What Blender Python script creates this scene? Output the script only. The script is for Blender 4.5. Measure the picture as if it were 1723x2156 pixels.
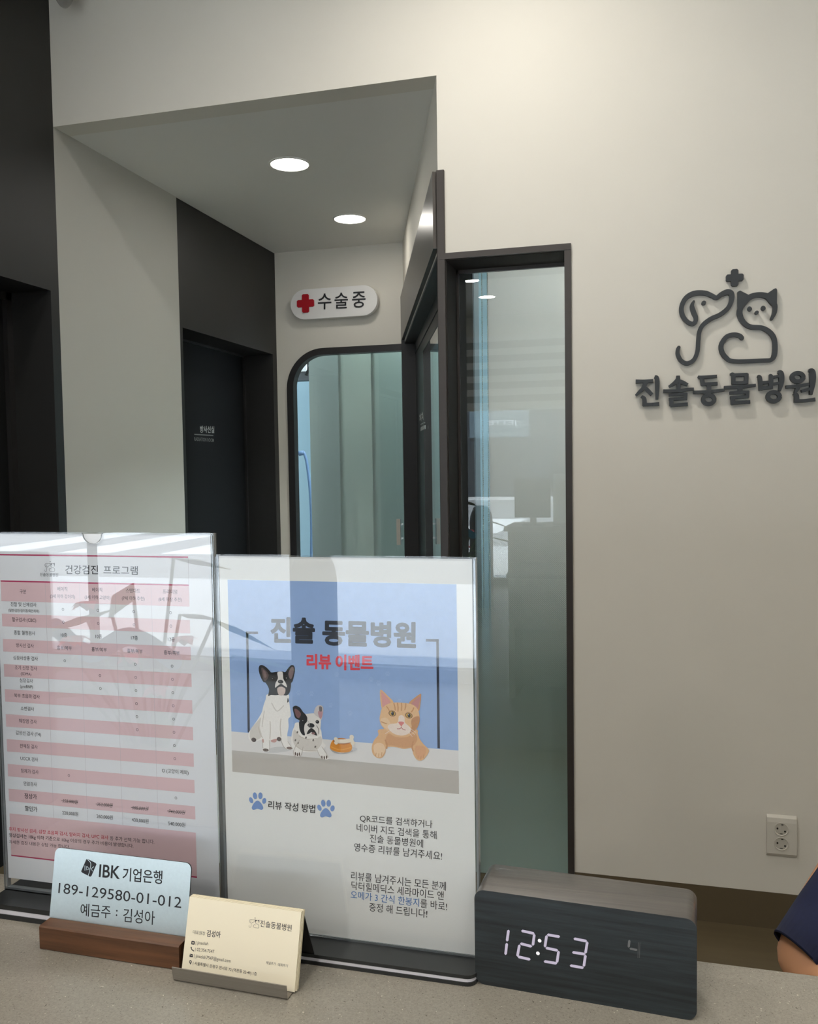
import bpy, bmesh, math, random
from mathutils import Vector, Matrix
from mathutils.geometry import tessellate_polygon
random.seed(7)
for o in list(bpy.data.objects): bpy.data.objects.remove(o)
S = bpy.context.scene
COL = S.collection

# ------------------------------------------------------------------ camera
F, YAW, PIT, ROL = 1842.5, -.26259, -.0506, -.01503
CX, CY, W, H = 861.5, 1078.0, 1723, 2156
EYE = Vector((0, 0, 1.39))
_f = Vector((math.sin(YAW)*math.cos(PIT), math.cos(YAW)*math.cos(PIT), math.sin(PIT)))
_r = Vector((math.cos(YAW), -math.sin(YAW), 0))
_u = _r.cross(_f)
CR = math.cos(ROL)*_r + math.sin(ROL)*_u
CU = -math.sin(ROL)*_r + math.cos(ROL)*_u
cam = bpy.data.cameras.new('camera'); cam_o = bpy.data.objects.new('camera', cam); COL.objects.link(cam_o)
cam.sensor_fit = 'HORIZONTAL'; cam.sensor_width = 36; cam.lens = F/W*36; cam.clip_start = .02; cam.clip_end = 200
m3 = Matrix((CR, CU, -_f)).transposed()
cam_o.matrix_world = Matrix.Translation(EYE) @ m3.to_4x4()
S.camera = cam_o

# ------------------------------------------------------------------ light
S.view_settings.view_transform = 'Standard'; S.view_settings.look = 'None'
S.view_settings.gamma = 1; S.view_settings.use_curve_mapping = False
S.view_settings.exposure = 1.68
S.cycles.use_denoising = True
S.cycles.max_bounces = 10; S.cycles.transparent_max_bounces = 16; S.cycles.caustics_reflective = False
SKY = (0.72, 0.83, 1.0); SKY_STRENGTH = 2.3
SUN_STRENGTH = 4.2
DOWNLIGHT = 58.0          # the room's ceiling lamps
CORRIDOR_LAMP = 12.0
PANEL = 15.0              # unseen lamps added in the rooms behind the glass
wd = bpy.data.worlds.new('sky'); S.world = wd; wd.use_nodes = True
bg = wd.node_tree.nodes['Background']; bg.inputs[0].default_value = (*SKY, 1); bg.inputs[1].default_value = SKY_STRENGTH
sun = bpy.data.lights.new('sun', 'SUN'); sun.energy = SUN_STRENGTH; sun.angle = .02; sun.color = (1, .95, .86)
sun_o = bpy.data.objects.new('sun', sun); COL.objects.link(sun_o)
sun_o.rotation_euler = Vector((.55, -.08, -1)).to_track_quat('-Z', 'Y').to_euler()

# ------------------------------------------------------------------ pixel -> place (planes of the room)
def ray(px, py): return CR*((px-CX)/F) - CU*((py-CY)/F) + _f
def on_plane(px, py, p, n):
    d = ray(px, py); return EYE + d*((p-EYE).dot(n)/d.dot(n))
def on_y(px, py, y): return on_plane(px, py, Vector((0, y, 0)), Vector((0, 1, 0)))
def on_x(px, py, x): return on_plane(px, py, Vector((x, 0, 0)), Vector((1, 0, 0)))
def on_z(px, py, z): return on_plane(px, py, Vector((0, 0, z)), Vector((0, 0, 1)))

class Plane:
    """flat face: origin p, axis u along it, v up it, n out of it"""
    def __init__(s, p, u, v):
        s.p = Vector(p); s.u = Vector(u).normalized(); s.v = Vector(v).normalized(); s.n = s.u.cross(s.v)
    def px(s, x, y):
        q = on_plane(x, y, s.p, s.n) - s.p; return (q.dot(s.u), q.dot(s.v))
    def to(s, a, w=0.0): return s.p + s.u*a[0] + s.v*a[1] + s.n*w

# ------------------------------------------------------------------ materials
def lin(c): c /= 255; return c/12.92 if c <= .04045 else ((c+.055)/1.055)**2.4
def rgb(r, g, b): return (lin(r), lin(g), lin(b), 1)
MATS = {}
def mat(name, col, rough=.6, metal=0, spec=.5, noise=0, scale=(20, 20, 20), bump=0, emit=None, es=1, coat=0):
    if name in MATS: return MATS[name]
    m = bpy.data.materials.new(name); m.use_nodes = True; nt = m.node_tree; b = nt.nodes['Principled BSDF']
    b.inputs['Base Color'].default_value = col; b.inputs['Roughness'].default_value = rough
    b.inputs['Metallic'].default_value = metal; b.inputs['Specular IOR Level'].default_value = spec
    b.inputs['Coat Weight'].default_value = coat
    if emit: b.inputs['Emission Color'].default_value = emit; b.inputs['Emission Strength'].default_value = es
    if noise or bump:
        tc = nt.nodes.new('ShaderNodeTexCoord'); mp = nt.nodes.new('ShaderNodeMapping'); mp.inputs['Scale'].default_value = scale
        nz = nt.nodes.new('ShaderNodeTexNoise'); nz.inputs['Scale'].default_value = 1; nz.inputs['Detail'].default_value = 5; nz.inputs['Roughness'].default_value = .6
        nt.links.new(tc.outputs['Object'], mp.inputs[0]); nt.links.new(mp.outputs[0], nz.inputs['Vector'])
        if noise:
            rp = nt.nodes.new('ShaderNodeValToRGB'); rp.color_ramp.elements[0].position = .3; rp.color_ramp.elements[1].position = .7
            rp.color_ramp.elements[0].color = tuple(c*(1-noise) for c in col[:3])+(1,)
            rp.color_ramp.elements[1].color = tuple(min(1, c*(1+noise)) for c in col[:3])+(1,)
            nt.links.new(nz.outputs[0], rp.inputs[0]); nt.links.new(rp.outputs[0], b.inputs['Base Color'])
        if bump:
            bp = nt.nodes.new('ShaderNodeBump'); bp.inputs['Strength'].default_value = bump; bp.inputs['Distance'].default_value = .002
            nt.links.new(nz.outputs[0], bp.inputs['Height']); nt.links.new(bp.outputs[0], b.inputs['Normal'])
    MATS[name] = m; return m
def glass(name, tint, f0=.04, rough=0.0, haze=None, haze_amt=0):
    """thin clear sheet: lets light through, mirrors more at a slant"""
    m = bpy.data.materials.new(name); m.use_nodes = True; nt = m.node_tree
    for n in list(nt.nodes): nt.nodes.remove(n)
    N = nt.nodes.new; L = nt.links.new
    out = N('ShaderNodeOutputMaterial'); mix = N('ShaderNodeMixShader'); tr = N('ShaderNodeBsdfTransparent'); gl = N('ShaderNodeBsdfGlossy')
    tr.inputs[0].default_value = (*tint, 1); gl.inputs['Roughness'].default_value = rough; gl.inputs[0].default_value = (1, 1, 1, 1)
    lw = N('ShaderNodeLayerWeight'); lw.inputs[0].default_value = .5
    pw = N('ShaderNodeMath'); pw.operation = 'POWER'; pw.inputs[1].default_value = 5
    ml = N('ShaderNodeMath'); ml.operation = 'MULTIPLY_ADD'; ml.inputs[1].default_value = 1-f0; ml.inputs[2].default_value = f0
    L(lw.outputs['Facing'], pw.inputs[0]); L(pw.outputs[0], ml.inputs[0]); L(ml.outputs[0], mix.inputs[0])
    base = tr
    if haze:
        df = N('ShaderNodeBsdfDiffuse'); df.inputs[0].default_value = haze; mh = N('ShaderNodeMixShader'); mh.inputs[0].default_value = haze_amt
        L(tr.outputs[0], mh.inputs[1]); L(df.outputs[0], mh.inputs[2]); base = mh
    L(base.outputs[0], mix.inputs[1]); L(gl.outputs[0], mix.inputs[2]); L(mix.outputs[0], out.inputs[0])
    return m

M = dict(
    wall=mat('wall_paint', rgb(222, 217, 206), .75, noise=.012, scale=(3, 3, 3), bump=.02),
    soffit=mat('soffit_paint', rgb(232, 230, 224), .8),
    ceil=mat('ceiling_paint', rgb(225, 222, 214), .8),
    clad=mat('charcoal_cladding', rgb(35, 35, 34), .5, noise=.06, scale=(5, 5, 5)),
    door_dark=mat('near_black_door', rgb(13, 15, 16), .7, spec=.3),
    bronze_matt=mat('matt_dark_bronze', rgb(50, 46, 43), .75, spec=.2),
    bronze=mat('dark_bronze_metal', rgb(62, 57, 54), .38, metal=.25, spec=.5, noise=.03, scale=(2, 2, 60)),
    panel=mat('dark_bronze_panel', rgb(66, 61, 57), .3, metal=.35, spec=.6),
    frame=mat('black_frame', rgb(40, 39, 39), .42),
    floor=mat('brown_floor', rgb(96, 84, 62), .45, noise=.12, scale=(2, 14, 2)),
    teal=mat('pale_teal_wall', rgb(134, 156, 162), .8),
    blind=mat('sage_blind_fabric', rgb(176, 190, 178), .9, noise=.02, scale=(90, 90, 90)),
    white=mat('white_plastic', rgb(226, 226, 222), .4),
    outlet=mat('outlet_plastic', rgb(214, 209, 198), .35),
    hole=mat('dark_hole', rgb(30, 29, 27), .6),
    letter=mat('charcoal_acrylic', rgb(47, 51, 54), .5),
    cross=mat('red_acrylic', rgb(176, 14, 32), .4),
    sign_white=mat('sign_white_acrylic', rgb(236, 234, 232), .35),
    ink=mat('black_ink', rgb(30, 31, 36), .6),
    lamp=mat('lamp_diffuser', (1, 1, 1, 1), .5, emit=(1, .96, .88, 1), es=CORRIDOR_LAMP),
    room_lamp=mat('room_lamp_diffuser', (1, 1, 1, 1), .5, emit=(1, .955, .885, 1), es=DOWNLIGHT),
    ring=mat('lamp_ring', rgb(228, 226, 220), .5),
    steel=mat('brushed_steel', rgb(150, 144, 136), .45, metal=.65, noise=.12, scale=(3, 3, 900)),
    holder_back=mat('holder_back_metal', rgb(40, 40, 42), .4, metal=.5),
    plate=mat('silver_plate', rgb(204, 216, 218), .34, metal=.72, noise=.03, scale=(400, 400, 400)),
    plate_edge=mat('plate_edge', rgb(60, 62, 64), .4, metal=.5),
    walnut=mat('walnut_wood', rgb(96, 62, 38), .5, noise=.42, scale=(9, 120, 160), bump=.15),
    card=mat('cream_card', rgb(242, 232, 208), .7),
    card_edge=mat('cream_card_edge', rgb(210, 198, 168), .8),
    paper=mat('white_paper', rgb(232, 234, 238), .6),
    paper_warm=mat('white_paper_warm', rgb(236, 236, 232), .6),
    base_black=mat('black_acrylic_base', rgb(38, 40, 41), .32),
    base_white=mat('white_acrylic_stripe', rgb(226, 224, 232), .4),
    clock=mat('charcoal_wood_veneer', rgb(38, 45, 49), .45, spec=.45, coat=.15, noise=.5, scale=(10, 90, 260), bump=.12),
    counter=None, navy=mat('navy_cotton', rgb(18, 26, 60), .85, noise=.1, scale=(200, 200, 200)),
    skin=mat('skin', rgb(206, 150, 112), .5), hair=mat('black_hair', rgb(24, 20, 18), .4),
    led=mat('lit_segment', (.1, .1, .1, 1), .5, noise=0, emit=(.62, .55, .70, 1), es=.23),
    led_dim=mat('dim_segment', (.1, .1, .1, 1), .5, emit=(.30, .31, .31, 1), es=.055),
    pure=mat('lit_dot', (.1, .1, .1, 1), .5, emit=(.88, .85, .86, 1), es=.30),
    chrome=mat('satin_handle', rgb(190, 180, 166), .35, metal=.5),
    asphalt=mat('asphalt', rgb(150, 150, 150), .9, noise=.05), paving=mat('paving', rgb(205, 205, 205), .9, noise=.05),
    road_white=mat('road_paint', rgb(240, 240, 240), .8), bldg=mat('far_facade', rgb(70, 74, 78), .8), dark_grey=mat('dark_grey_plastic', rgb(58, 60, 62), .5),
    grey=mat('grey_laminate', rgb(112, 112, 106), .6), blind_dark=mat('blind_dark_band', rgb(120, 122, 120), .9), leaf=mat('green_leaf', rgb(96, 130, 84), .5),
    pink=mat('pink_petal', rgb(238, 110, 130), .6), sky_blue=mat('blue_ribbon', rgb(70, 170, 215), .5), hose=mat('blue_grey_hose', rgb(84, 110, 140), .5),
    chain=mat('bead_chain', rgb(196, 198, 186), .4), dome=mat('dark_dome', rgb(18, 18, 20), .1),
    acr_edge=mat('acrylic_edge', rgb(150, 156, 160), .12, metal=.35),
)
M['clear'] = glass('clear_acrylic', (.97, .975, .98), .042)
M['pane'] = glass('window_glass', (.925, .955, .955), .045)
M['shop_pane'] = glass('shop_window_glass', (.95, .97, .97), .04)
M['frost'] = glass('frosted_teal_glass', (.62, .74, .72), .045, haze=rgb(158, 180, 174), haze_amt=.35)

def fabric(name, col, translucent=.5):
    m = bpy.data.materials.new(name); m.use_nodes = True; nt = m.node_tree; b = nt.nodes['Principled BSDF']; N = nt.nodes.new; L = nt.links.new
    nt.nodes.remove(b); out = nt.nodes['Material Output']; df = N('ShaderNodeBsdfDiffuse'); tl_ = N('ShaderNodeBsdfTranslucent'); mx = N('ShaderNodeMixShader'); mx.inputs[0].default_value = translucent
    tc = N('ShaderNodeTexCoord'); nz = N('ShaderNodeTexNoise'); nz.inputs['Scale'].default_value = 60; L(tc.outputs['Object'], nz.inputs['Vector'])
    rp = N('ShaderNodeValToRGB'); rp.color_ramp.elements[0].color = tuple(c*.97 for c in col[:3])+(1,); rp.color_ramp.elements[1].color = col; L(nz.outputs[0], rp.inputs[0])
    for q in (df, tl_): L(rp.outputs[0], q.inputs[0])
    L(df.outputs[0], mx.inputs[1]); L(tl_.outputs[0], mx.inputs[2]); L(mx.outputs[0], out.inputs[0]); return m
def quartz():
    m = bpy.data.materials.new('speckled_grey_quartz'); m.use_nodes = True; nt = m.node_tree; b = nt.nodes['Principled BSDF']; N = nt.nodes.new; L = nt.links.new
    tc = N('ShaderNodeTexCoord')
    def spots(scale, lo, hi):
        v = N('ShaderNodeTexNoise'); v.inputs['Scale'].default_value = scale; v.inputs['Detail'].default_value = 2
        L(tc.outputs['Object'], v.inputs['Vector']); r = N('ShaderNodeMapRange'); r.inputs[1].default_value = lo; r.inputs[2].default_value = hi; L(v.outputs[0], r.inputs[0]); return r.outputs[0]
    base = rgb(146, 140, 128); c = None
    n = N('ShaderNodeTexNoise'); n.inputs['Scale'].default_value = 620; n.inputs['Detail'].default_value = 4; L(tc.outputs['Object'], n.inputs['Vector'])
    rp = N('ShaderNodeValToRGB'); rp.color_ramp.elements[0].position = .3; rp.color_ramp.elements[1].position = .7
    rp.color_ramp.elements[0].color = rgb(137, 131, 120); rp.color_ramp.elements[1].color = rgb(155, 149, 138); L(n.outputs[0], rp.inputs[0]); c = rp.outputs[0]
    for sc, lo, hi, colr in ((1150, .665, .71, rgb(78, 70, 62)), (560, .69, .73, rgb(86, 77, 67)), (480, .715, .75, rgb(212, 204, 190))):
        mx = N('ShaderNodeMixRGB'); mx.inputs[2].default_value = colr; L(spots(sc, lo, hi), mx.inputs[0]); L(c, mx.inputs[1]); c = mx.outputs[0]
    L(c, b.inputs['Base Color']); b.inputs['Roughness'].default_value = .3
    return m
M['counter'] = quartz()
M['blind'] = fabric('sage_blind_fabric', rgb(228, 224, 220))

def film_mat(z0, z1):
    """frosted film whose dot screen thins out upwards"""
    m = bpy.data.materials.new('dot_gradient_film'); m.use_nodes = True; nt = m.node_tree
    for n in list(nt.nodes): nt.nodes.remove(n)
    N = nt.nodes.new; L = nt.links.new
    out = N('ShaderNodeOutputMaterial'); mix = N('ShaderNodeMixShader'); tr = N('ShaderNodeBsdfTransparent'); df = N('ShaderNodeBsdfDiffuse')
    df.inputs[0].default_value = rgb(160, 173, 165); tl_ = N('ShaderNodeBsdfTranslucent'); tl_.inputs[0].default_value = rgb(162, 176, 168); dm = N('ShaderNodeMixShader'); dm.inputs[0].default_value = .35; L(df.outputs[0], dm.inputs[1]); L(tl_.outputs[0], dm.inputs[2])
    ge = N('ShaderNodeNewGeometry'); sp = N('ShaderNodeSeparateXYZ'); L(ge.outputs['Position'], sp.inputs[0])
    mr = N('ShaderNodeMapRange'); mr.inputs[1].default_value = z1; mr.inputs[2].default_value = z0; L(sp.outputs[2], mr.inputs[0])
    ad = N('ShaderNodeMath'); ad.operation = 'ADD'; L(sp.outputs[0], ad.inputs[0]); L(sp.outputs[2], ad.inputs[1])
    sn = N('ShaderNodeMath'); sn.operation = 'MULTIPLY'; sn.inputs[1].default_value = 900; L(ad.outputs[0], sn.inputs[0])
    s2 = N('ShaderNodeMath'); s2.operation = 'SINE'; L(sn.outputs[0], s2.inputs[0])
    ma = N('ShaderNodeMath'); ma.operation = 'MULTIPLY_ADD'; ma.inputs[1].default_value = .12; L(s2.outputs[0], ma.inputs[0]); L(mr.outputs[0], ma.inputs[2])
    cl = N('ShaderNodeClamp'); L(ma.outputs[0], cl.inputs[0]); cl.inputs[2].default_value = .93
    ml = N('ShaderNodeMath'); ml.operation = 'MULTIPLY'; L(cl.outputs[0], ml.inputs[0]); L(mr.outputs[0], ml.inputs[1])
    L(cl.outputs[0], mix.inputs[0]); L(tr.outputs[0], mix.inputs[1]); L(dm.outputs[0], mix.inputs[2]); L(mix.outputs[0], out.inputs[0])
    return m

# ------------------------------------------------------------------ mesh collector (world coordinates)
class MB:
    def __init__(s): s.v = []; s.f = []; s.mi = []; s.mats = []; s.sm = []
    def m(s, mt):
        if mt not in s.mats: s.mats.append(mt)
        return s.mats.index(mt)
    def add(s, vs, fs, mt, smooth=False):
        k = len(s.v); i = s.m(mt); s.v += [Vector(v) for v in vs]
        for f in fs: s.f.append([k+j for j in f]); s.mi.append(i); s.sm.append(smooth)
    def box(s, a, b, mt, bevel=0):
        x0, y0, z0 = (min(p, q) for p, q in zip(a, b)); x1, y1, z1 = (max(p, q) for p, q in zip(a, b))
        s.add([(x0, y0, z0), (x1, y0, z0), (x1, y1, z0), (x0, y1, z0), (x0, y0, z1), (x1, y0, z1), (x1, y1, z1), (x0, y1, z1)],
              [(0, 3, 2, 1), (4, 5, 6, 7), (0, 1, 5, 4), (1, 2, 6, 5), (2, 3, 7, 6), (3, 0, 4, 7)], mt)
    def poly(s, pl, pts, w, mt):
        """flat printed shape on a plane"""
        tri = tessellate_polygon([[Vector((p[0], p[1], 0)) for p in pts]])
        s.add([pl.to(p, w) for p in pts], [tuple(t) for t in tri], mt)
    def prism(s, pl, pts, w0, w1, mt, mt_side=None, smooth=False):
        n = len(pts); tri = [tuple(t) for t in tessellate_polygon([[Vector((p[0], p[1], 0)) for p in pts]])]
        s.add([pl.to(p, w1) for p in pts], tri, mt); s.add([pl.to(p, w0) for p in pts], [t[::-1] for t in tri], mt)
        s.add([pl.to(p, w0) for p in pts]+[pl.to(p, w1) for p in pts], [(i, (i+1) % n, n+(i+1) % n, n+i) for i in range(n)], mt_side or mt, smooth)
    def ribbon(s, pl, pts, wid, mt, w0=None, w1=0, spline=True, caps=True):
        """stroke of varying width; extruded between w0 and w1 when w0 is given"""
        if not hasattr(wid, '__len__'): wid = [wid]*len(pts)
        P = [(p[0], p[1], q) for p, q in zip(pts, wid)]
        if spline and len(P) > 2: P = catmull(P, 6)
        n = len(P); Lp = []; Rp = []
        for i in range(n):
            a = P[max(0, i-1)]; b = P[min(n-1, i+1)]; dx, dy = b[0]-a[0], b[1]-a[1]; l = math.hypot(dx, dy) or 1
            nx, ny = -dy/l, dx/l; h = P[i][2]/2
            Lp.append((P[i][0]+nx*h, P[i][1]+ny*h)); Rp.append((P[i][0]-nx*h, P[i][1]-ny*h))
        if w0 is None:
            s.add([pl.to(p, w1) for p in Lp]+[pl.to(p, w1) for p in Rp], [(i, n+i, n+i+1, i+1) for i in range(n-1)], mt)
        else:
            vs = [pl.to(p, w) for w in (w1, w0) for p in Lp+Rp]; k = 2*n; fs = []
            for i in range(n-1):
                fs += [(i, n+i, n+i+1, i+1), (k+i, k+i+1, k+n+i+1, k+n+i), (i, i+1, k+i+1, k+i), (n+i+1, n+i, k+n+i, k+n+i+1)]
            fs += [(0, k, k+n, n), (n-1, 2*n-1, k+2*n-1, k+n-1)]
            s.add(vs, fs, mt)
        if caps:
            for e in (0, -1): s.disc(pl, P[e][:2], P[e][2]/2, P[e][2]/2, mt, w0, w1-(.0001 if w0 is not None else 2e-6))
    def disc(s, pl, c, rx, ry, mt, w0=None, w1=0, n=24, rot=0):
        cs, sn = math.cos(rot), math.sin(rot); pts = []
        for i in range(n):
            a = 2*math.pi*i/n; x, y = rx*math.cos(a), ry*math.sin(a); pts.append((c[0]+x*cs-y*sn, c[1]+x*sn+y*cs))
        if w0 is None: s.add([pl.to(p, w1) for p in pts], [tuple(range(n))], mt)
        else: s.prism(pl, pts, w0, w1, mt)
    def tube(s, pts, r, mt, n=10):
        if not hasattr(r, '__len__'): r = [r]*len(pts)
        pts = [Vector(p) for p in pts]; rings = []
        for i, p in enumerate(pts):
            d = (pts[min(len(pts)-1, i+1)]-pts[max(0, i-1)]).normalized(); a = d.orthogonal().normalized() if i == 0 else (rings_a - d*rings_a.dot(d)).normalized()
            rings_a = a; b = d.cross(a); rings.append([p+(a*math.cos(t)+b*math.sin(t))*r[i] for t in (2*math.pi*k/n for k in range(n))])
        vs = [v for rg in rings for v in rg]; fs = [(i*n+k, i*n+(k+1) % n, (i+1)*n+(k+1) % n, (i+1)*n+k) for i in range(len(pts)-1) for k in range(n)]
        s.add(vs, fs+[tuple(range(n))[::-1], tuple((len(pts)-1)*n+k for k in range(n))], mt, True)
    def lathe(s, c, prof, mt, n=32, axis='z'):
        vs = []
        for r, h in prof:
            for k in range(n):
                a = 2*math.pi*k/n; vs.append(Vector(c)+(Vector((r*math.cos(a), r*math.sin(a), h)) if axis == 'z' else Vector((r*math.cos(a), h, r*math.sin(a)))))
        m_ = len(prof); s.add(vs, [(i*n+k, i*n+(k+1) % n, (i+1)*n+(k+1) % n, (i+1)*n+k) for i in range(m_-1) for k in range(n)]+[tuple(range(n))[::-1], tuple((m_-1)*n+k for k in range(n))], mt, True)
    def ball(s, c, r, mt, n=12):
        r = r if hasattr(r, '__len__') else (r, r, r); vs = []; fs = []
        for i in range(n+1):
            t = math.pi*i/n
            for k in range(2*n): a = math.pi*k/n; vs.append(Vector(c)+Vector((r[0]*math.sin(t)*math.cos(a), r[1]*math.sin(t)*math.sin(a), r[2]*math.cos(t))))
        for i in range(n):
            for k in range(2*n): fs.append((i*2*n+k, (i+1)*2*n+k, (i+1)*2*n+(k+1) % (2*n), i*2*n+(k+1) % (2*n)))
        s.add(vs, fs, mt, True)
    def merge_from(s, o):
        for f, i, q in zip(o.f, o.mi, o.sm): s.add([o.v[j] for j in f], [tuple(range(len(f)))], o.mats[i], q)
    def merge(s, mesh_vs, mesh_fs, mt): s.add(mesh_vs, mesh_fs, mt)

def catmull(P, k, closed=False):
    n = len(P); out = []
    rng = range(n) if closed else range(n-1)
    for i in rng:
        p0, p1, p2, p3 = (P[(i-1) % n], P[i], P[(i+1) % n], P[(i+2) % n]) if closed else (P[max(0, i-1)], P[i], P[i+1], P[min(n-1, i+2)])
        for j in range(k):
            t = j/k
            out.append(tuple(.5*(2*b+(c-a)*t+(2*a-5*b+4*c-d)*t*t+(3*b-a-3*c+d)*t**3) for a, b, c, d in zip(p0, p1, p2, p3)))
    if not closed: out.append(P[-1])
    return out

def children_origin(parent):
    v = Vector((0, 0, 0))
    while parent: v += parent.location; parent = parent.parent
    return v
def obj(name, mb, parent=None, origin=None, bevel=0, weld=False, recalc=True):
    me = bpy.data.meshes.new(name)
    o0 = Vector(origin) if origin is not None else (children_origin(parent) if parent else Vector((0, 0, 0)))
    if parent is not None: o0 = children_origin(parent)
    me.from_pydata([v-o0 for v in mb.v], [], mb.f)
    for m_ in mb.mats: me.materials.append(m_)
    me.polygons.foreach_set('material_index', mb.mi); me.polygons.foreach_set('use_smooth', mb.sm)
    if weld or bevel:
        bm = bmesh.new(); bm.from_mesh(me); bmesh.ops.remove_doubles(bm, verts=bm.verts, dist=1e-6)
        bmesh.ops.recalc_face_normals(bm, faces=bm.faces); bm.to_mesh(me); bm.free()
    me.update()
    o = bpy.data.objects.new(name, me); COL.objects.link(o)
    if parent: o.parent = parent
    else: o.location = o0
    if bevel:
        b = o.modifiers.new('bevel', 'BEVEL'); b.width = bevel; b.segments = 3; b.limit_method = 'ANGLE'; b.angle_limit = math.radians(40)
    return o
def tag(o, label, cat, group=None):
    o['label'] = label; o['category'] = cat
    if group: o['group'] = group
    return o
def thing(name, label, cat, loc, group=None):
    o = bpy.data.objects.new(name, None); COL.objects.link(o); o.location = loc; o.empty_display_size = .05
    return tag(o, label, cat, group)
def struct(name, mb, parent=None, **k):
    o = obj(name, mb, parent, **k)
    if not parent: o['kind'] = 'structure'
    return o
def struct_root(name, loc):
    o = bpy.data.objects.new(name, None); COL.objects.link(o); o.location = loc; o['kind'] = 'structure'; o.empty_display_size = .1; return o
def copy_tree(o, loc, label=None):
    c = o.copy(); COL.objects.link(c); c.location = loc
    if label: c['label'] = label
    for ch in list(o.children):
        d = ch.copy(); COL.objects.link(d); d.parent = c
        for g in list(ch.children): e = g.copy(); COL.objects.link(e); e.parent = d
    return c

# ------------------------------------------------------------------ lettering
_glyphs = {}
def glyphs(s, bold=0.0):
    if (s, bold) in _glyphs: return _glyphs[(s, bold)]
    cu = bpy.data.curves.new('lettering', 'FONT'); cu.body = s; cu.offset = bold; cu.resolution_u = 3
    o = bpy.data.objects.new('lettering', cu); COL.objects.link(o)
    bpy.context.view_layer.update()
    dg = bpy.context.evaluated_depsgraph_get(); me = bpy.data.meshes.new_from_object(o.evaluated_get(dg))
    vs = [(v.co.x, v.co.y) for v in me.vertices]; fs = [tuple(p.vertices) for p in me.polygons]
    bpy.data.objects.remove(o); bpy.data.curves.remove(cu); bpy.data.meshes.remove(me)
    _glyphs[(s, bold)] = (vs, fs); return vs, fs
def text(mb, pl, s, BL, BR, TL, w, mt, bold=0.0, w0=None):
    """lettering filling the parallelogram BL-BR-TL of a plane (plane coordinates)"""
    vs, fs = glyphs(s, bold)
    if not vs: return
    x0 = min(v[0] for v in vs); x1 = max(v[0] for v in vs); y0 = min(v[1] for v in vs); y1 = max(v[1] for v in vs)
    A, B, T = Vector(BL), Vector(BR), Vector(TL); U = (B-A)/(x1-x0); V = (T-A)/(y1-y0)
    q = [A+U*(v[0]-x0)+V*(v[1]-y0) for v in vs]
    mb.add([pl.to(p, w) for p in q], fs, mt)
    if w0 is not None:        # raised lettering: give the outline edges sides
        cnt = {}
        for f in fs:
            for i in range(len(f)):
                e = (f[i], f[(i+1) % len(f)]); cnt[tuple(sorted(e))] = cnt.get(tuple(sorted(e)), 0)+1
        ed = [(f[i], f[(i+1) % len(f)]) for f in fs for i in range(len(f)) if cnt[tuple(sorted((f[i], f[(i+1) % len(f)])))] == 1]
        n = len(q); mb.add([pl.to(p, w) for p in q]+[pl.to(p, w0) for p in q], [(b, a, n+a, n+b) for a, b in ed], mt)
def text_heavy(mb, pl, s, BL, BR, TL, w, mt, bold, d):
    for k in range(8):
        a = math.pi/4*k; o_ = Vector((math.cos(a)*d, math.sin(a)*d)); sh_ = [tuple(Vector(q)+o_) for q in (BL, BR, TL)]
        text(mb, pl, s, *sh_, w+k*3e-6, mt, bold)
def text_c(mb, pl, s, c, h, w, mt, bold=0.0, slope=0.0, wmax=None, slant=0):
    """centred line, glyph height h"""
    vs, fs = glyphs(s, bold)
    x0 = min(v[0] for v in vs); x1 = max(v[0] for v in vs); y0 = min(v[1] for v in vs); y1 = max(v[1] for v in vs)
    k = h/.86; wd_ = (x1-x0)*k*.92
    if wmax: wd_ = wmax
    hh = (y1-y0)*k
    text(mb, pl, s, (c[0]-wd_/2, c[1]-hh/2-slope*wd_/2), (c[0]+wd_/2, c[1]-hh/2+slope*wd_/2), (c[0]-wd_/2+slant*hh, c[1]+hh/2-slope*wd_/2), w, mt, bold)

# ================================================================== SETTING
D = 2.97                      # logo wall
XL = -2.193                   # left wall
XC = -.679                    # corner of the corridor opening
YB = 5.06                     # end wall of the corridor
ZS, ZC = 2.72, 3.25           # soffit, main ceiling
ZF = -.12                     # floor (heights are counted from the skirting's top)
YS = -4.6                     # shop front
XR = 2.9
ZT = 2.119; WX0, WX1 = -.6745, -.2305   # interior window opening
f_ = MB(); f_.box((-6.3, YS-.3, ZF-.1), (XR+.2, 8.2, ZF), M['floor']); struct('floor', f_)
f_ = MB(); f_.box((XL, D+.02, ZF+.0005), (-1.0, 8.0, ZF+.004), mat('pale_bounce_slab', rgb(196, 194, 188), .5)); struct('floor_corridor_bounce', f_)  # unseen pale slab added to bounce light up onto the soffit
f_ = MB(); f_.box((WX1, D-.001, ZF), (XR, D+.17, -.0005), mat('brown_skirting', rgb(92, 80, 60), .5)); struct('baseboard_back', f_)
c_ = MB(); c_.box((-6.3, YS-.1, ZC), (XR+.2, 3.1, ZC+.15), M['ceil']); struct('ceiling', c_)
c_ = MB(); c_.box((XL-.3, 2.975, ZS), (XC+2.5, 8.2, ZS+.4), M['soffit']); struct('ceiling_corridor', c_)
b_ = MB()
b_.box((XL-.2, D, ZS-.0005), (XC, D+.1, ZC), M['wall'])                       # header over the corridor
b_.box((XC, D, 2.40), (-.655, D+.1, ZC), M['wall'])
b_.box((-.655, D, ZT), (WX1, D+.17, ZC), M['wall'])                           # over the window
b_.box((WX1, D, 0), (XR+.2, D+.17, ZC), M['wall'])
struct('wall_back', b_, weld=False)
l_ = MB()
def wall_x(mb, y0, y1, z0, z1, mt, t=.3): mb.box((XL-t, y0, z0), (XL, y1, z1), mt)
Y2a, Y2b, ZD = 3.915, 5.0, 2.096       # second door
Y1b, Y1a = 2.921, 1.75                 # first door
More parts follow.
